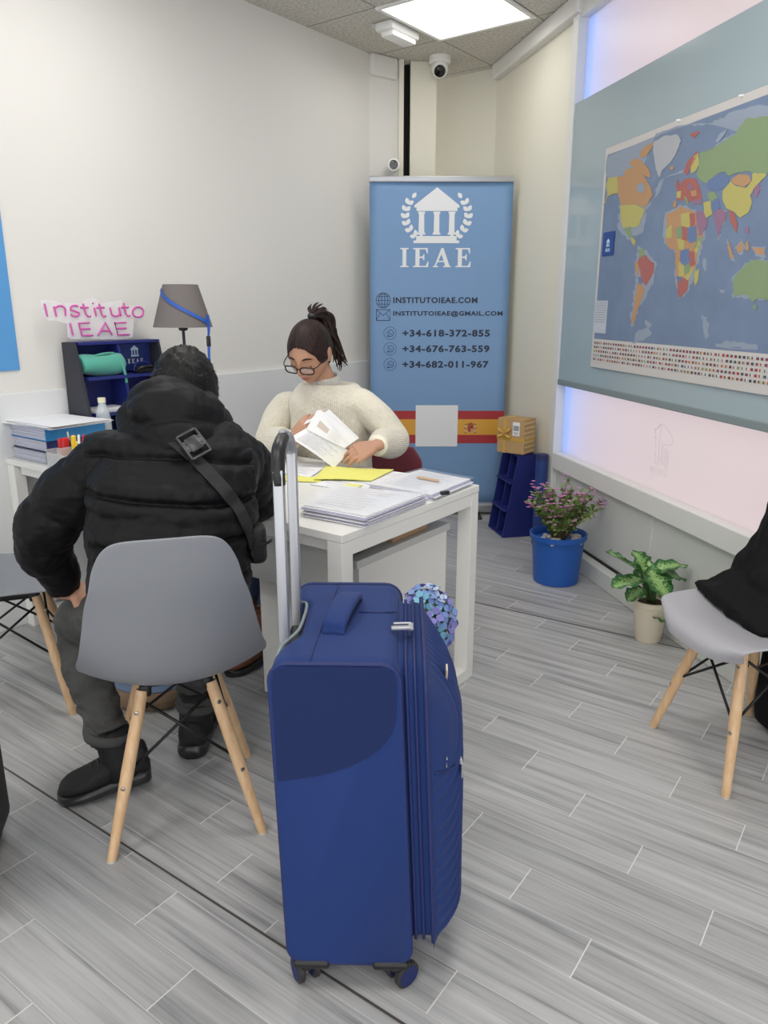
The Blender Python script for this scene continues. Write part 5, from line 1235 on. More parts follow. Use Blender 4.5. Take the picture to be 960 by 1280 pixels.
b = new(); ball(b, (0, 0, HC.z), (.052, .058, .09), 16); obj('flower_core', b, M['stem'], t, True)
# ------------------------------------------------------------------ people
def skin_mat():
    m = bpy.data.materials.new('skin'); m.use_nodes = True; nt = m.node_tree; b = nt.nodes['Principled BSDF']
    a = nt.nodes.new('ShaderNodeVertexColor'); a.layer_name = 'tint'; nt.links.new(a.outputs[0], b.inputs['Base Color'])
    b.inputs['Roughness'].default_value = .5; b.inputs['Subsurface Weight'].default_value = .08; b.inputs['Subsurface Radius'].default_value = (.01, .004, .002); return m
M['skin'] = skin_mat()
def rib_mat(name, col):
    m = mat(name, col, .85, sheen=.3); nt = m.node_tree; b = nt.nodes['Principled BSDF']
    uv = nt.nodes.new('ShaderNodeUVMap'); sp = nt.nodes.new('ShaderNodeSeparateXYZ'); nt.links.new(uv.outputs[0], sp.inputs[0])
    def mt(op, a, c=None):
        n = nt.nodes.new('ShaderNodeMath'); n.operation = op
        for i, v in enumerate((a, c)):
            if v is None: continue
            if isinstance(v, (int, float)): n.inputs[i].default_value = v
            else: nt.links.new(v, n.inputs[i])
        return n.outputs[0]
    w = mt('SINE', mt('MULTIPLY', sp.outputs[0], 6.2832)); k = mt('SINE', mt('MULTIPLY', sp.outputs[1], 6.2832))
    cab = mt('SINE', mt('ADD', mt('MULTIPLY', sp.outputs[0], 6.2832 / 6), mt('MULTIPLY', mt('SINE', mt('MULTIPLY', sp.outputs[1], .9)), 1.2)))
    h = mt('ADD', mt('ADD', w, mt('MULTIPLY', k, .25)), mt('MULTIPLY', cab, .9))
    bp = nt.nodes.new('ShaderNodeBump'); bp.inputs['Strength'].default_value = .55; bp.inputs['Distance'].default_value = .004
    nt.links.new(h, bp.inputs['Height']); nt.links.new(bp.outputs[0], b.inputs['Normal'])
    mx = nt.nodes.new('ShaderNodeMix'); mx.data_type = 'RGBA'; mx.inputs[6].default_value = (*[c * .86 for c in col], 1); mx.inputs[7].default_value = (*col, 1)
    nt.links.new(mt('MULTIPLY_ADD', w, .5), mx.inputs[0]); nt.links.new(mx.outputs[2], b.inputs['Base Color'])
    for n in nt.nodes:
        if n.type == 'MATH' and n.operation == 'MULTIPLY_ADD': n.inputs[2].default_value = .5
    return m
M['sweater'] = rib_mat('cream_rib_knit', srgb(250, 243, 224))
M['collar'] = rib_mat('pale_rib_collar', srgb(222, 218, 208))
M['jacket'] = mat('black_puffer_nylon', srgb(16, 16, 18), .55, bump=.3, bscale=40, spec=.18)
M['jeans_grey'] = mat('dark_grey_denim', srgb(74, 74, 73), .85, bump=.6, bscale=45, var=.42, vscale=13)
M['jeans_blue'] = mat('blue_denim', srgb(52, 70, 98), .85, bump=.3, bscale=60, var=.2, vscale=9)
M['shoe'] = mat('black_mesh_shoe', srgb(22, 22, 23), .7, bump=.5, bscale=220)
M['sole'] = mat('black_rubber_sole', srgb(38, 38, 40), .3)
M['lace'] = mat('black_lace', srgb(46, 46, 48), .6)
M['boot'] = mat('brown_leather', srgb(112, 66, 42), .5, bump=.1)
def hair_mat(name, c1, c2, scale):
    m = bpy.data.materials.new(name); m.use_nodes = True; nt = m.node_tree; b = nt.nodes['Principled BSDF']
    tc = nt.nodes.new('ShaderNodeTexCoord'); mp = nt.nodes.new('ShaderNodeMapping'); mp.inputs['Scale'].default_value = scale
    n = nt.nodes.new('ShaderNodeTexNoise'); n.inputs['Scale'].default_value = 1; n.inputs['Detail'].default_value = 4
    r = nt.nodes.new('ShaderNodeValToRGB'); r.color_ramp.elements[0].color = (*c1, 1); r.color_ramp.elements[1].color = (*c2, 1); r.color_ramp.elements[0].position = .35; r.color_ramp.elements[1].position = .7
    bp = nt.nodes.new('ShaderNodeBump'); bp.inputs['Strength'].default_value = .5; bp.inputs['Distance'].default_value = .003
    L = nt.links.new; L(tc.outputs['Object'], mp.inputs[0]); L(mp.outputs[0], n.inputs['Vector']); L(n.outputs['Fac'], r.inputs[0]); L(r.outputs[0], b.inputs['Base Color']); L(n.outputs['Fac'], bp.inputs['Height']); L(bp.outputs[0], b.inputs['Normal'])
    b.inputs['Roughness'].default_value = .5; b.inputs['Specular IOR Level'].default_value = .25; return m
M['hair_black'] = hair_mat('black_hair', srgb(7, 7, 8), srgb(22, 21, 21), (90, 90, 50))
M['hair_brown'] = hair_mat('dark_brown_hair', srgb(28, 18, 17), srgb(54, 37, 34), (220, 40, 60))

def g2(a, s): return math.exp(-(a / s) ** 2)
def head_mesh(b, C, Rm, k=1.0):
    vs = ball(b, (0, 0, 0), 1.0, 72)
    for v in vs:
        n = v.co.normalized(); x, y, z = n.x * .0745, n.y * .097, n.z * .115
        if z < -.02: t_ = smoothstep(.02, .115, -z); x *= 1 - .30 * t_; y = y * (1 - .12 * t_) + .016 * t_ if y > 0 else y * (1 - .45 * t_)
        if y > 0:
            ax = abs(x)
            y += .024 * g2(x, .0115) * g2(z + .026, .014) + .012 * g2(x, .008) * g2(z - .0, .028) + .006 * g2(ax - .012, .007) * g2(z + .033, .009)
            y += -.011 * g2(ax - .031, .017) * g2(z - .006, .012) + .0065 * g2(ax - .031, .013) * g2(z - .003, .008)
            y += .004 * g2(ax - .03, .025) * g2(z - .026, .009)
            y += .0075 * g2(x, .019) * g2(z + .060, .006) + .008 * g2(x, .017) * g2(z + .072, .0065) - .005 * g2(x, .022) * g2(z + .0655, .0028) - .004 * g2(x, .02) * g2(z + .084, .006)
            y += .009 * g2(x, .02) * g2(z + .102, .014) + .005 * g2(ax - .045, .018) * g2(z + .028, .02)
        v.co = C + Rm @ (Vector((x, y, z)) * k)
    for s in (-1, 1):
        ball(b, C + Rm @ (Vector((s * .0745, -.006, -.008)) * k), (.009 * k, .017 * k, .030 * k), 14, Rm @ Matrix.Rotation(s * .35, 3, 'Z'))
        tube(b, [C + Rm @ (Vector((s * (.078 + .004 * math.sin(R(a))), -.008 - .015 * math.cos(R(a)), -.006 + .028 * math.sin(R(a)))) * k) for a in range(-80, 261, 34)], .0042 * k, 6)
def orient(fwd, pitch, roll=0.0):      # y forward, z up, looking down by pitch
    h = Vector((fwd[0], fwd[1], 0)).normalized(); z = Vector((0, 0, 1)); f = h * math.cos(pitch) - z * math.sin(pitch); u = z * math.cos(pitch) + h * math.sin(pitch); x = f.cross(u)
    m = Matrix((x, f, u)).transposed(); return m @ Matrix.Rotation(roll, 3, 'Y')
def hand(b, w, d, n, side, curl, k=1.0, thumb=(.6, .75, -.25), spread=.08):
    d = Vector(d).normalized(); n = (Vector(n) - d * Vector(n).dot(d)).normalized(); s = d.cross(n).normalized() * side; w = Vector(w)
    loft(b, [(w - d * .03 * k, s, n, .024 * k, .018 * k), (w + d * .005 * k, s, n, .027 * k, .017 * k), (w + d * .05 * k, s, n, .038 * k, .0145 * k), (w + d * .085 * k, s, n, .040 * k, .0125 * k), (w + d * .098 * k, s, n, .034 * k, .010 * k)], 24, 4)
    for (o, L, e, c) in ((.0300, .070, .0, 0), (.0100, .079, .004, 1), (-.0105, .073, .002, 2), (-.0295, .057, -.006, 3)):
        p = w + d * (.086 + e) * k + s * o * k; dd = (d + s * o / .03 * spread).normalized(); pts = [p - dd * .012 * k, p]; ang = 0
        cu = curl[c] if isinstance(curl, (list, tuple)) else curl
        for seg, q in ((.46, .8), (.30, 1.15), (.24, .8)):
            ang += cu * q; v = dd * math.cos(ang) - n * math.sin(ang); p = p + v * L * seg * k; pts.append(p)
        capsule(b, pts, [.0092 * k, .0094 * k, .0084 * k, .0076 * k, .0062 * k], 10)
    p = w + d * .028 * k + s * .024 * k; v = (d * thumb[0] + s * thumb[1] + n * thumb[2]).normalized(); v2 = (v + d * .45 - n * .15).normalized()
    capsule(b, [w + d * .012 * k + s * .012 * k, p, p + v * .042 * k, p + v * .042 * k + v2 * .03 * k, p + v * .042 * k + v2 * .052 * k], [.014 * k, .0145 * k, .0108 * k, .0098 * k, .0072 * k], 10)
def finish_body(b, name, base, cols, C, Rm, k):
    lay = b.verts.layers.float_color.new('tint'); Ri = Rm.inverted(); sk, lip, cheek = [Vector(c) for c in cols]
    for v in b.verts:
        p = (Ri @ (v.co - C)) / k; c = sk.copy()
        if abs(p.x) < .09 and p.y > .03 and abs(p.z) < .13:
            f = max(g2(p.x, .022) * g2(p.z + .061, .0065), g2(p.x, .019) * g2(p.z + .071, .006)); c = c.lerp(lip, min(1, f * 1.3))
            f = g2(abs(p.x) - .042, .02) * g2(p.z + .028, .02) * .5 + .4 * g2(p.x, .014) * g2(p.z + .03, .014); c = c.lerp(cheek, min(1, f))
        v[lay] = (c.x, c.y, c.z, 1)
    bmesh.ops.translate(b, vec=-Vector(base), verts=b.verts)
    for f in b.faces: f.smooth = True
    me = bpy.data.meshes.new(name); b.to_mesh(me); b.free(); me.materials.append(M['skin'])
    o = bpy.data.objects.new(name, me); COL.objects.link(o); o.location = base; return o
def pobj(name, b, m, root, smooth=True):
    return wobj(name, b, m, root, smooth, auto=None)
def shoe(heel, toe, root, nm, up_m, sole_m, H=.085, W=.046, lift=0.0, high=0.0, laces=True):
    heel, toe = Vector(heel), Vector(toe); d = toe - heel; L = d.length; d.normalize(); s = Vector((d.y, -d.x, 0)).normalized(); z = Vector((0, 0, 1))
    prof = [(.0, .50, .60), (.04, .78, .92), (.14, .86, 1.02), (.28, .86, 1.04), (.42, .90, .86), (.56, .98, .66), (.72, 1.05, .50), (.88, .92, .40), (.97, .58, .28), (1.0, .25, .16)]
    b = new()
    loft(b, [(heel + d * L * a + z * (lift * (1 - a) + .024 + H * h / 2 * .98), s, z, W * w, H * h / 2) for a, w, h in prof], 28, 4, power=2.5)
    if high: tube(b, [heel + d * L * .2 + z * .05, heel + d * L * .18 + z * .12, heel + d * L * .17 + z * high], [.045, .046, .05], 20, 4)
    o = pobj(nm, b, up_m, root)
    b = new(); loft(b, [(heel + d * L * (a * 1.03 - .015) + z * (lift * (1 - a) + .019 + .004 * math.cos(a * 3.1)), s, z, W * w * 1.12, .019 + .004 * math.cos(a * 3.1)) for a, w, h in prof], 28, 4, power=3.5); pobj('sole', b, sole_m, o)
    if laces:
        b = new()
        for k in range(4):
            c = heel + d * L * (.40 + .075 * k) + z * (lift * .5 + .024 + H * (.86 - .11 * k)); tube(b, [c - s * .022 - z * .006, c + z * .004, c + s * .022 + d * .012 - z * .006], .0036, 6, 3)
        c = heel + d * L * .38 + z * (.03 + H * .92 + lift * .5); tube(b, [c, c + s * .03 + z * .008, c + s * .045 - z * .02], .003, 6, 3); tube(b, [c, c - s * .03 + z * .008, c - s * .045 - z * .02], .003, 6, 3)
        pobj('laces', b, M['lace'], o)
    return o
def fix_child_offsets(root):
    pass

# --- the man
MB_ = Vector((-.56, 1.85, 0)); mf = Vector((-.28, .96, 0)); mr = Vector((.96, .28, 0)); Zv = Vector((0, 0, 1))
HCm = Vector((-.546, 2.085, 1.116)); HRm = orient((.02, 1), R(14))
b = new(); head_mesh(b, HCm, HRm, 1.0)
tube(b, [HCm + HRm @ Vector((0, -.03, -.06)), Vector((-.53, 2.0, 1.02)), Vector((-.525, 1.94, .96))], [.055, .056, .07], 20, 4)
loft(b, [((-.56, 1.84, .47), mr, mf, .15, .11), ((-.55, 1.80, .60), mr, mf, .145, .10), ((-.54, 1.80, .75), mr, mf, .14, .10), ((-.53, 1.85, .90), mr, mf, .165, .10), ((-.525, 1.91, .98), mr, mf, .15, .08), ((-.52, 1.95, 1.02), mr, mf, .07, .06)], 32, 4)
tube(b, [(-.66, 1.90, .97), (-.80, 1.89, .86), (-.88, 1.885, .78), (-.905, 1.915, .70), AY(80, 733, 1.965)], [.05, .045, .042, .038, .027], 16, 4)
tube(b, [(-.42, 1.96, .96), (-.385, 2.05, .89), (-.385, 2.13, .81), (-.42, 2.27, .795), (-.46, 2.36, .785)], [.05, .045, .042, .036, .027], 16, 4)
hand(b, AY(82, 739, 1.962), (.84, .30, -.14), (0, -.5, .85), 1, (.16, .2, .24, .3), 1.0, thumb=(.30, .9, -.35))
hand(b, (-.465, 2.375, .782), (-.35, .9, -.05), (0, .05, 1), -1, .28)
tube(b, [(-.62, 1.83, .51), (-.76, 1.93, .50), (-.885, 2.03, .45), (-.86, 1.99, .33), (-.79, 1.90, .17), (-.765, 1.885, .09)], [.07, .065, .05, .045, .036, .034], 16, 4)
tube(b, [(-.50, 1.86, .51), (-.55, 2.05, .505), (-.60, 2.24, .465), (-.60, 2.21, .33), (-.59, 2.13, .17), (-.588, 2.10, .09)], [.07, .065, .05, .045, .036, .034], 16, 4)
b = voxel(b, .0042, 2)
man = finish_body(b, 'person', MB_, (srgb(196, 148, 122), srgb(160, 100, 92), srgb(196, 138, 116)), HCm, HRm, 1.0)
tag(man, 'person seen from behind in a black puffer jacket, seated on a grey chair', 'person')
# trousers
b = new(); ball(b, (-.56, 1.83, .535), (.165, .14, .085), 24, Matrix.Rotation(CHR, 3, 'Z'))
def crease(a, n_): return lambda s, th: 1 + a * math.sin(n_ * s + 2.2 * math.sin(th)) + .5 * a * math.sin(2.3 * n_ * s - 3 * th)
tube(b, [(-.62, 1.83, .525), (-.76, 1.93, .512), (-.888, 2.035, .455), (-.868, 1.995, .33), (-.80, 1.91, .20), (-.776, 1.886, .172)], [.09, .083, .070, .062, .056, .060], 28, 8, mod=crease(.055, 26))
tube(b, [(-.50, 1.86, .525), (-.55, 2.05, .512), (-.60, 2.24, .468), (-.602, 2.21, .33), (-.592, 2.13, .19), (-.588, 2.105, .14)], [.09, .080, .068, .062, .056, .059], 28, 8, mod=crease(.055, 26))
b = voxel(b, .006, 1)
for v in b.verts: v.co += v.normal * (.006 * noise.noise(Vector((v.co.x * 16, v.co.y * 16, v.co.z * 34))) + .003 * noise.noise(v.co * 60) + .005 * math.sin(v.co.z * 150 + 5 * noise.noise(v.co * 14) + 30 * v.co.x) * g2(v.co.z - .21, .07))
tr_ = pobj('trousers', b, M['jeans_grey'], man)
for c, r_ in (((-.779, 1.887, .178), .058), ((-.588, 2.107, .147), .059)): b = new(); lathe(b, [(r_ - .006, -.012), (r_ + .002, -.012), (r_ + .0035, 0), (r_ + .002, .014), (r_ - .004, .014)], c, 28, axis=(.12, .1, 1)); pobj('trouser_hem', b, M['jeans_grey'], tr_)
for a_, c_ in (((-.772, 1.886), (-.748, 1.882)), ((-.588, 2.105), (-.59, 2.10))):
    b = new(); tube(b, [(a_[0], a_[1], .195), (c_[0], c_[1], .06)], [.049, .052], 20, 3); pobj('sock', b, M['shoe'], man)
shoe((-.682, 1.912, 0), (-.915, 1.83, 0), man, 'shoe', M['shoe'], M['sole'], .098, .050, .026)
shoe((-.592, 2.035, 0), (-.612, 2.305, 0), man, 'shoe', M['shoe'], M['sole'], .098, .049)
# jacket
def puff(k, a=.075): return lambda s, th: 1 - a + a * 1.2 * abs(math.sin(math.pi * k * (s + .02 * math.sin(th * 2)))) ** .42
b = new()
loft(b, [((-.545, 1.80, .50), mr, mf, .200, .15), ((-.54, 1.78, .60), mr, mf, .196, .15), ((-.535, 1.785, .72), mr, mf, .196, .15), ((-.53, 1.81, .83), mr, mf, .205, .15), ((-.525, 1.855, .93), mr, mf, .205, .145), ((-.52, 1.905, 1.01), mr, mf, .175, .12), ((-.52, 1.95, 1.065), mr, mf, .11, .095), ((-.52, 1.97, 1.09), mr, mf, .075, .075)], 72, 14, mod=puff(6, .06), power=2.3)
tube(b, [(-.66, 1.885, .975), (-.735, 1.885, .93), (-.815, 1.885, .865), (-.880, 1.885, .792), (-.906, 1.905, .725), AY(69, 705, 1.94), AY(80, 739, 1.962)], [.075, .086, .088, .080, .072, .060, .043], 40, 12, mod=puff(5, .11))
tube(b, [(-.42, 1.94, .97), (-.395, 2.0, .935), (-.378, 2.08, .86), (-.378, 2.15, .805), (-.41, 2.26, .80), (-.455, 2.355, .795)], [.075, .085, .084, .078, .068, .055], 40, 12, mod=puff(5, .11))
ball(b, (-.655, 1.885, .965), (.09, .09, .075), 20); ball(b, (-.415, 1.945, .965), (.085, .09, .07), 20)
b = voxel(b, .0045, 1)
for v in b.verts:
    p = v.co; v.co = p + v.normal * (.004 * noise.noise(Vector((p.x * 9, p.y * 9, p.z * 16))) + .0035 * noise.noise(Vector((p.x * 34, p.y * 34, p.z * 15))) + .002 * noise.noise(Vector((p.x * 50, p.y * 50, p.z * 70))))
zs_ = [AY(220, y_, 1.68).z for y_ in (545, 588, 632, 682, 735)]
for v in b.verts:
    p = v.co; rel = (p - Vector((-.53, 1.83, p.z))).dot(mr)
    if abs(rel) < .20 and p.z > .45:
        for k_, zz in enumerate(zs_):
            dz = p.z - (zz + .012 * math.sin(rel * 9 + k_ * 1.7) - .06 * rel * (1 if k_ == 1 else .3))
            if abs(dz) < .05: v.co = v.co - v.normal * (.013 * g2(dz, .0055) - .007 * g2(abs(dz) - .024, .017) - .0035 * g2(dz, .022) * noise.noise(Vector((p.x * 55, p.y * 55, k_ * 3.0))))
jb = b.copy(); bvh = BVHTree.FromBMesh(jb); jb.free()
jk = pobj('jacket', b, M['jacket'], man)
b = new(); hc = Vector((-.530, 1.905, 1.082))
hr = Matrix((mr, mf, Zv)).transposed()
ball(b, hc, (.112, .088, .082), 48, hr); ball(b, hc + Vector((-.03, .03, .035)), (.09, .075, .062), 40, hr); ball(b, hc + mr * .072 + Vector((0, .03, -.015)), (.05, .085, .07), 30, hr); ball(b, hc - mr * .072 + Vector((0, .03, .0)), (.046, .085, .07), 30, hr)
tube(b, [hc - mr * .095 + mf * .08, hc - mr * .10 - Vector((0, 0, .05)), hc - mf * .085 - Vector((0, 0, .05)), hc + mr * .10 - Vector((0, 0, .05)), hc + mr * .095 + mf * .08], [.04, .042, .045, .042, .04], 20, 8)
b = voxel(b, .005, 3)
for v in b.verts:
    p = v.co - hc; a = p.dot(mr); fold = math.sin(46 * (p.z + .35 * abs(a) + .25 * a) + 3 * noise.noise(p * 9)); v.co += v.normal * (.0045 * fold * smoothstep(.09, .02, abs(p.z)) + .007 * noise.noise(p * 14) + .003 * noise.noise(p * 45))
pobj('hood', b, M['jacket'], jk)
# hair
b = new(); vs = ball(b, (0, 0, 0), 1.0, 64); kill = []
for v in vs:
    n = v.co.normalized(); p = Vector((n.x * .088, n.y * .108 - .008, n.z * .122 + .006))
    p *= 1 + .035 * noise.noise(n * 7) + .05 * noise.noise(n * 22)
    if p.y > .03 and p.z < .055 or p.z < -.075: kill.append(v)
    v.co = HCm + HRm @ p
bmesh.ops.delete(b, geom=kill, context='VERTS')
b = modmesh(b, [('SOLIDIFY', dict(thickness=.012, offset=-1))])
rr = random.Random(11)
for k in range(1100):
    n = Vector((rr.gauss(0, 1), rr.gauss(0, 1), rr.gauss(0, 1))).normalized()
    if n.z < -.5 or (n.y > .3 and n.z < .4): continue
    p = Vector((n.x * .087, n.y * .107 - .008, n.z * .121 + .006)); t_ = (n * .5 + Vector((n.x * .3, .5 + rr.uniform(-.5, .2), rr.uniform(-1.3, -.3)))).normalized(); L = rr.uniform(.006, .010); s = t_.cross(n).normalized() * .0016
    q = [HCm + HRm @ v_ for v_ in (p - s, p + s, p + t_ * L + n * .004)]; f = b.faces.new([b.verts.new(v_) for v_ in q])
pobj('hair', b, M['hair_black'], man)
# crossbody strap on his back
def onback(px, py, off=.004):
    d = ray(px, py).normalized(); h = bvh.ray_cast(EYE, d)
    return (h[0] + h[1] * off, h[1]) if h[0] is not None else (EYE + d * 1.95, -d)
path = [(196, 538), (212, 548), (236, 568), (258, 590), (280, 613), (298, 638), (308, 660), (313, 685), (314, 705)]
pts = []
for (a, c), (e, g) in zip(path, path[1:]):
    for k in range(4): pts.append(onback(a + (e - a) * k / 4, c + (g - c) * k / 4))
t = thing('crossbody_bag', 'black crossbody bag strap with plastic buckle across the back of the black puffer jacket', 'bag', MB_ + Vector((0, -.2, .85)))
def ribbon(b, pts, w):
    P = [p for p, n in pts]; prev = None; wob_ = []
    for i, (p, n) in enumerate(pts):
        d = (P[min(i + 1, len(P) - 1)] - P[max(i - 1, 0)]).normalized(); s = d.cross(n).normalized(); e = (b.verts.new(p - s * w / 2), b.verts.new(p + n * .002), b.verts.new(p + s * w / 2))
        if prev:
            for j in (0, 1): b.faces.new((prev[j], prev[j + 1], e[j + 1], e[j]))
        prev = e
b = new(); ribbon(b, pts, .038); b = modmesh(b, [('SOLIDIFY', dict(thickness=.004, offset=1)), ('SMOOTH', dict(factor=.4, iterations=3))]); M['webbing'] = mat('black_webbing', srgb(18, 18, 19), .6, bump=.4, bscale=300); wobj('strap', b, M['webbing'], t)
pc, nc = onback(242, 560, .017); pe, _ = onback(264, 590, .017); d = (pe - pc).normalized(); s = d.cross(nc).normalized(); nn = s.cross(d); RB = Matrix((s, d, nn)).transposed()
M['buckle'] = mat('grey_black_plastic', srgb(52, 52, 54), .35)
b = new()
for ox in (-.026, .026): box(b, (.006, .070, .008), pc + RB @ Vector((ox, 0, 0)), rot=RB, bev=.002)
for oy in (-.034, -.012, .012, .034): box(b, (.052, .007, .009), pc + RB @ Vector((0, oy, 0)), rot=RB, bev=.002)
box(b, (.034, .04, .011), pc + RB @ Vector((0, 0, .001)), rot=RB, bev=.004); box(b, (.05, .026, .008), pc, rot=RB, bev=.003)
wobj('buckle', b, M['buckle'], t)
p1, n1 = onback(311, 668, .01); b = new(); box(b, (.05, .07, .10), p1 + Vector((-.0, .05, -.035)), .2, .018, seg=3); wobj('pouch', b, M['webbing'], t)
p2 = p1 + Vector((.012, .02, -.03)); b = new(); tube(b, [p2, p2 + Vector((.02, 0, .004)), p2 + Vector((.032, 0, .012))], .007, 8, 3, flat=.5); wobj('strap_end', b, M['webbing'], t)

# --- the woman
WB = desk(.84, 1.02, 0); wf = Vector((-.5, -.866, 0)); wl = Vector((.866, -.5, 0))
HCw = AY(387.5, 440, 3.08); HRw = orient((-.40, -.92), R(30), R(-4)); KW = 1.04
neck = Vector((HCw.x + .045, HCw.y + .075, HCw.z - .115))
tc_ = Vector((-.222, 3.20, 0))
shl = AY(454, 502, 3.10); shr = AY(356, 505, 3.28); ell = AY(492, 550, 3.07); elr = AY(338, 552, 3.20); wrl = AY(470, 557, 2.885); wrr = AY(364, 552, 2.93)
b = new(); head_mesh(b, HCw, HRw, KW)
tube(b, [HCw + HRw @ Vector((0, -.025, -.055)), neck, neck + Vector((.015, .03, -.08))], [.046, .048, .06], 20, 4)
loft(b, [(tc_ + Zv * .46, wl, wf, .15, .11), (tc_ + Zv * .62, wl, wf, .125, .09), (tc_ + Zv * .80, wl, wf, .14, .10), (tc_ + Vector((-.01, -.01, .93)), wl, wf, .15, .09), (neck + Vector((.01, .02, -.06)), wl, wf, .07, .06)], 32, 4)
tube(b, [shl, shl.lerp(ell, .5), ell, ell.lerp(wrl, .5), wrl], [.042, .038, .036, .032, .024], 14, 4); tube(b, [shr, shr.lerp(elr, .5), elr, elr.lerp(wrr, .5), wrr], [.042, .038, .036, .032, .024], 14, 4)
hd = AY(447, 563, 2.845) - wrl
hand(b, wrl, hd, (-.05, -.75, .65), -1, (.42, .45, .5, .55), .94, thumb=(.8, .35, .1))
hand(b, wrr, AY(384, 530, 2.92) - wrr, (-.35, -.85, .35), 1, (.18, .2, .22, .25), .94, thumb=(.8, .4, .0))
kn = [desk(.76, .60, .50), desk(.94, .62, .50)]; an = [desk(.765, .43, .10), desk(.90, .45, .10)]; hp_ = [desk(.78, .98, .52), desk(.93, 1.0, .52)]
for h_, k_, a_ in zip(hp_, kn, an): tube(b, [h_, h_.lerp(k_, .5), k_, k_.lerp(a_, .4), a_, a_ - Zv * .03], [.072, .066, .05, .046, .034, .033], 16, 4)
b = voxel(b, .0038, 2)
wom = finish_body(b, 'person', WB, (srgb(190, 144, 118), srgb(160, 88, 82), srgb(188, 124, 104)), HCw, HRw, KW)
tag(wom, 'person with glasses and ponytail in a cream knit jumper behind the desk', 'person')
def hl(x, y, z): return HCw + HRw @ (Vector((x, y, z)) * KW)
# face details
for s in (-1, 1):
    b = new(); tube(b, [hl(s * .016, .0945, .0245), hl(s * .026, .0945, .030), hl(s * .040, .0875, .030), hl(s * .051, .0775, .0235)], [.0022, .0032, .003, .0014], 8, 4); pobj('eyebrow', b, M['hair_brown'], wom)
    b = new(); tube(b, [hl(s * .019, .0895, -.004), hl(s * .026, .0925, -.0075), hl(s * .036, .0905, -.0075), hl(s * .0455, .083, -.003)], [.0012, .0019, .002, .0012], 6, 4); pobj('eyelashes', b, M['hair_brown'], wom)
# glasses
b = new(); fr_ = []
for s in (-1, 1):
    lp_ = [hl(s * (.0335 + .0270 * math.copysign(abs(math.cos(R(a))) ** .6, math.cos(R(a)))), .112 - .30 * abs(.033 + .0265 * math.cos(R(a))) ** 1.0 * .55, -.012 + .0150 * math.copysign(abs(math.sin(R(a))) ** .65, math.sin(R(a)))) for a in range(0, 361, 12)]
    tube(b, lp_, .0030, 8); tube(b, [hl(s * .059, .102, -.002), hl(s * .073, .085, .0), hl(s * .079, .03, .001), hl(s * .079, -.01, -.001)], .0022, 6, 3)
tube(b, [hl(-.008, .111, -.005), hl(0, .114, -.002), hl(.008, .111, -.005)], .0024, 6, 3)
gl = pobj('glasses', b, mat('dark_brown_frame', srgb(44, 24, 24), .25), wom)
for s in (-1, 1):
    b = new(); b.faces.new([b.verts.new(hl(s * (.033 + .026 * math.cos(R(a))), .1115 - .165 * abs(.033 + .026 * math.cos(R(a))), -.011 + .015 * math.sin(R(a)))) for a in range(0, 360, 20)]); b = modmesh(b, [('SOLIDIFY', dict(thickness=.001, offset=0))])
    l_ = pobj('lens', b, M.setdefault('lensglass', mat('clear_lens', (.95, .95, .97), .05, alpha=.12, coat=.3)), gl)
# hair
b = new(); vs = ball(b, (0, 0, 0), 1.0, 120); kill = []
for v in vs:
    n = v.co.normalized(); x, y, z = n.x * .082, n.y * .1075 - .006, n.z * .121 + .006
    x *= 1 - .10 * smoothstep(.0, .1, -z)
    hairline = .069 - 13 * x * x - 120 * max(0, abs(x) - .054) ** 2 + .0012 * math.sin(x * 400) if y > .01 else -.2
    if (y > .01 and z < hairline) or (abs(x) > .05 and -.024 < y <= .004 and z < .012) or z < -.07 or (y > -.02 and z < -.022): kill.append(v)
    rad = 1 + .012 * math.sin(26 * math.atan2(x, z + .05)) * smoothstep(-.1, .08, y) * .5
    v.co = hl(x * rad, y * rad, z * rad)
bmesh.ops.delete(b, geom=kill, context='VERTS'); b = modmesh(b, [('SOLIDIFY', dict(thickness=.008, offset=-1)), ('SMOOTH', dict(factor=.5, iterations=4))])
hr_ = pobj('hair', b, M['hair_brown'], wom)
tie = hl(.0, -.075, .112)
b = new(); ball(b, tie, (.019, .019, .015), 14); pobj('hair_tie', b, M['dark'], hr_)
b = new(); rr = random.Random(21)
tail = [tie, AY(403, 394, 3.14), AY(411, 408, 3.17), AY(418, 431, 3.18), AY(425, 457, 3.16)]
for k in range(26):
    j = [Vector((rr.gauss(0, 1), rr.gauss(0, 1), rr.gauss(0, 1))) * a for a in (.005, .011, .015, .016, .015)]
    tube(b, [p + q for p, q in zip(tail, j)], [.007, .008, .008, .006, .0015], 7, 5)
for k in range(12):
    a = rr.uniform(-.9, 1.5); e = Vector((math.sin(a) * .05 + .01, 0, math.cos(a) * .055)); tube(b, [tie, tie + e * .55 + Vector((0, .01, .005)), tie + e + Vector((.012, .01, -.002))], [.006, .004, .0008], 6, 4)
for k in range(5):
    tube(b, [p + Vector((.008 + .004 * k, 0, .004)) for p in tail[:4]] + [tail[4] + Vector((.005 + .006 * k, 0, rr.uniform(-.01, .02)))], [.002, .0018, .0016, .0014, .0006], 5, 5)
pobj('ponytail', b, M['hair_brown'], hr_)
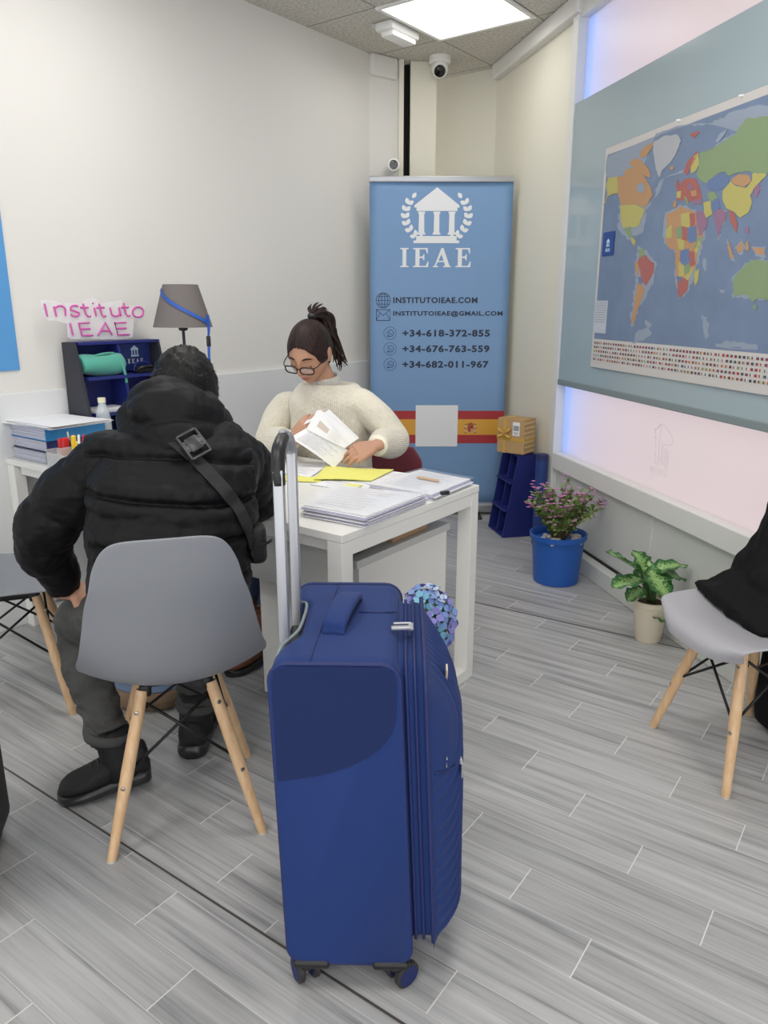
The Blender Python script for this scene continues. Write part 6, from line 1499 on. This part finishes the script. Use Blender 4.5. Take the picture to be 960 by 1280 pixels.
# jumper
b = new()
st_ = [(tc_ + Vector((0, 0, .50)), wl, wf, .178, .135), (tc_ + Vector((0, 0, .60)), wl, wf, .182, .138), (tc_ + Vector((0, 0, .72)), wl, wf, .178, .135), (tc_ + Vector((-.003, -.006, .84)), wl, wf, .180, .138), (tc_ + Vector((-.006, -.012, .93)), wl, wf, .186, .13), (tc_ + Vector((-.008, -.018, .985)), wl, wf, .175, .115), ((tc_ + Vector((-.01, -.025, 1.035))), wl, wf, .115, .088), (neck + Vector((.012, .022, -.045)), wl, wf, .066, .062)]
loft(b, st_, 96, 8, mod=lambda s, th: 1 + .018 * math.sin(9 * s * 3 + 3 * math.sin(2 * th)), power=2.25, uv=(132, 130))
for sh_, el_, wr_, sg_ in ((shl, ell, wrl, 1), (shr, elr, wrr, -1)):
    inn = sh_ - wl * sg_ * .05 + Vector((0, 0, -.005)); fe = el_.lerp(wr_, .55)
    tube(b, [inn, sh_ + Vector((0, 0, -.012)), sh_.lerp(el_, .5) + wl * sg_ * .008, el_, fe, el_.lerp(wr_, .93)], [.055, .062, .064, .066, .060, .042], 48, 10, mod=lambda s, th: 1 + .03 * math.sin(22 * s + 2 * math.sin(th)), uv=(52, 90))
pobj('jumper', b, M['sweater'], wom)
b = new(); cn = neck + Vector((.008, .014, -.028))
ax_ = (HCw - cn).normalized()
lathe(b, [(.064, -.028), (.065, -.01), (.062, .028), (.058, .042), (.052, .038), (.050, -.02)], cn, 48, axis=(ax_ * .5 + Zv).normalized())
lay = b.loops.layers.uv.verify()
for f in b.faces:
    for lp_ in f.loops:
        d = lp_.vert.co - cn; lp_[lay].uv = (math.atan2(d.y, d.x) / 6.2832 * 60, d.z * 100)
pobj('collar', b, M['collar'], wom)
# jeans and boots
b = new()
for h_, k_, a_ in zip(hp_, kn, an): tube(b, [h_, h_.lerp(k_, .5), k_, k_.lerp(a_, .45), a_.lerp(k_, .25)], [.092, .082, .068, .062, .056], 24, 6, mod=crease(.02, 24))
ball(b, tc_ + Zv * .53, (.17, .14, .085), 24, Matrix.Rotation(math.atan2(wl.y, wl.x), 3, 'Z'))
b = voxel(b, .007, 1); pobj('jeans', b, M['jeans_blue'], wom)
for a_ in an: shoe(Vector((a_.x, a_.y, 0)) + WS * .06, Vector((a_.x, a_.y, 0)) - WS * .19, wom, 'boot', M['boot'], M['sole'], .09, .046, 0, .20, laces=False)

# booklet in her hands
M['photo_print'] = mat('faded_photo_print', srgb(206, 192, 182), .7)
t = thing('paper_booklet', 'opened printed white pages held by the person in the cream jumper', 'papers', AY(405, 575, 2.86))
def z2(x, y): return 300 + x / 3, 360 + y / 3
def leafsheet(c4, Ys, bow, nm, m_=None, pr=None):
    C4 = [AY(*z2(*q), Y) for q, Y in zip(c4, Ys)]; b = new(); n = 12; V = []
    nrm = (C4[1] - C4[0]).cross(C4[3] - C4[0]).normalized()
    if nrm.y > 0: nrm = -nrm
    def P(a, d, o=0): return C4[0].lerp(C4[1], a).lerp(C4[3].lerp(C4[2], a), d) + nrm * (bow * math.sin(math.pi * a) + o)
    for i in range(n + 1): V.append([b.verts.new(P(i / n, j / n)) for j in range(n + 1)])
    for i in range(n):
        for j in range(n): b.faces.new((V[i][j], V[i + 1][j], V[i + 1][j + 1], V[i][j + 1]))
    b = modmesh(b, [('SOLIDIFY', dict(thickness=.0012, offset=0))]); o = wobj(nm, b, m_ or M['paper'], t)
    if pr:
        b = new(); pr(b, P); q = wobj('print', b, M['photo_print'] if pr is picture else M['ink'], o, False)
    return o
def textlines(b, P, rows=13, along=True):
    for r in range(rows):
        a0, a1 = .10, .9 - .35 * random.random(); d = .1 + .8 * r / rows; w_ = .012; k = 6
        v = [b.verts.new(P(a0 + (a1 - a0) * i / k, d, .0014)) for i in range(k + 1)] + [b.verts.new(P(a0 + (a1 - a0) * i / k, d + w_, .0014)) for i in range(k, -1, -1)]
        b.faces.new(v)
def picture(b, P):
    k = 6; v = [b.verts.new(P(.18 + .3 * i / k, .28, .0014)) for i in range(k + 1)] + [b.verts.new(P(.18 + .3 * i / k, .62, .0014)) for i in range(k, -1, -1)]; b.faces.new(v)
    textlines(b, lambda a, d, o=0: P(.5 + a * .42, d, o), 9)
leafsheet([(334, 455), (447, 562), (408, 592), (312, 470)], (2.93, 2.87, 2.87, 2.93), .004, 'page')
leafsheet([(300, 455), (440, 566), (395, 600), (262, 495)], (2.915, 2.86, 2.855, 2.905), .006, 'page')
leafsheet([(292, 455), (402, 590), (392, 602), (248, 530)], (2.90, 2.85, 2.845, 2.88), .008, 'page', None, picture)
for k in range(3):
    leafsheet([(246 + k, 530 - 2 * k), (410 + 2 * k, 612 + 2 * k), (352 + 2 * k, 676 - 2 * k), (188 + k, 562 - k)], (2.885 + .004 * k, 2.855 + .004 * k, 2.835 + .004 * k, 2.86 + .004 * k), .012, 'page', None, textlines if k == 0 else None)
leafsheet([(250, 497), (290, 480), (270, 500), (238, 512)], (2.91, 2.92, 2.91, 2.9), .0, 'page')

# her chair
t = thing('office_chair', 'dark red upholstered chair behind the desk, under the person in the cream jumper', 'chair', Vector((WB.x + .01, WB.y + .02, 0)), math.atan2(wl.y, wl.x))
M['burgundy'] = mat('burgundy_fabric', srgb(94, 28, 40), .85, bump=.3, bscale=150, sheen=.2)
b = new(); box(b, (.46, .44, .06), (0, .02, .425), 0, .025, seg=3); obj('seat', b, M['burgundy'], t, True, auto=50)
b = new(); loft(b, [((.0, .235 + .02 * k / 4, .50 + .056 * k), (1, 0, 0), (0, 1, 0), [.22, .245, .25, .245, .2][k], .03) for k in range(5)], 32, 5, power=3.5); obj('backrest', b, M['burgundy'], t, True)
for x in (-.2, .2):
    for y in (-.17, .21):
        b = new(); tube(b, [(x, y, .41), (x * 1.08, y * 1.08, 0)], .011, 10); obj('leg', b, M['steel_black'], t, True)
    b = new(); tube(b, [(x, .2, .41), (x, .25, .5), (x, .265, .6)], .01, 10, 3); obj('back_post', b, M['steel_black'], t, True)
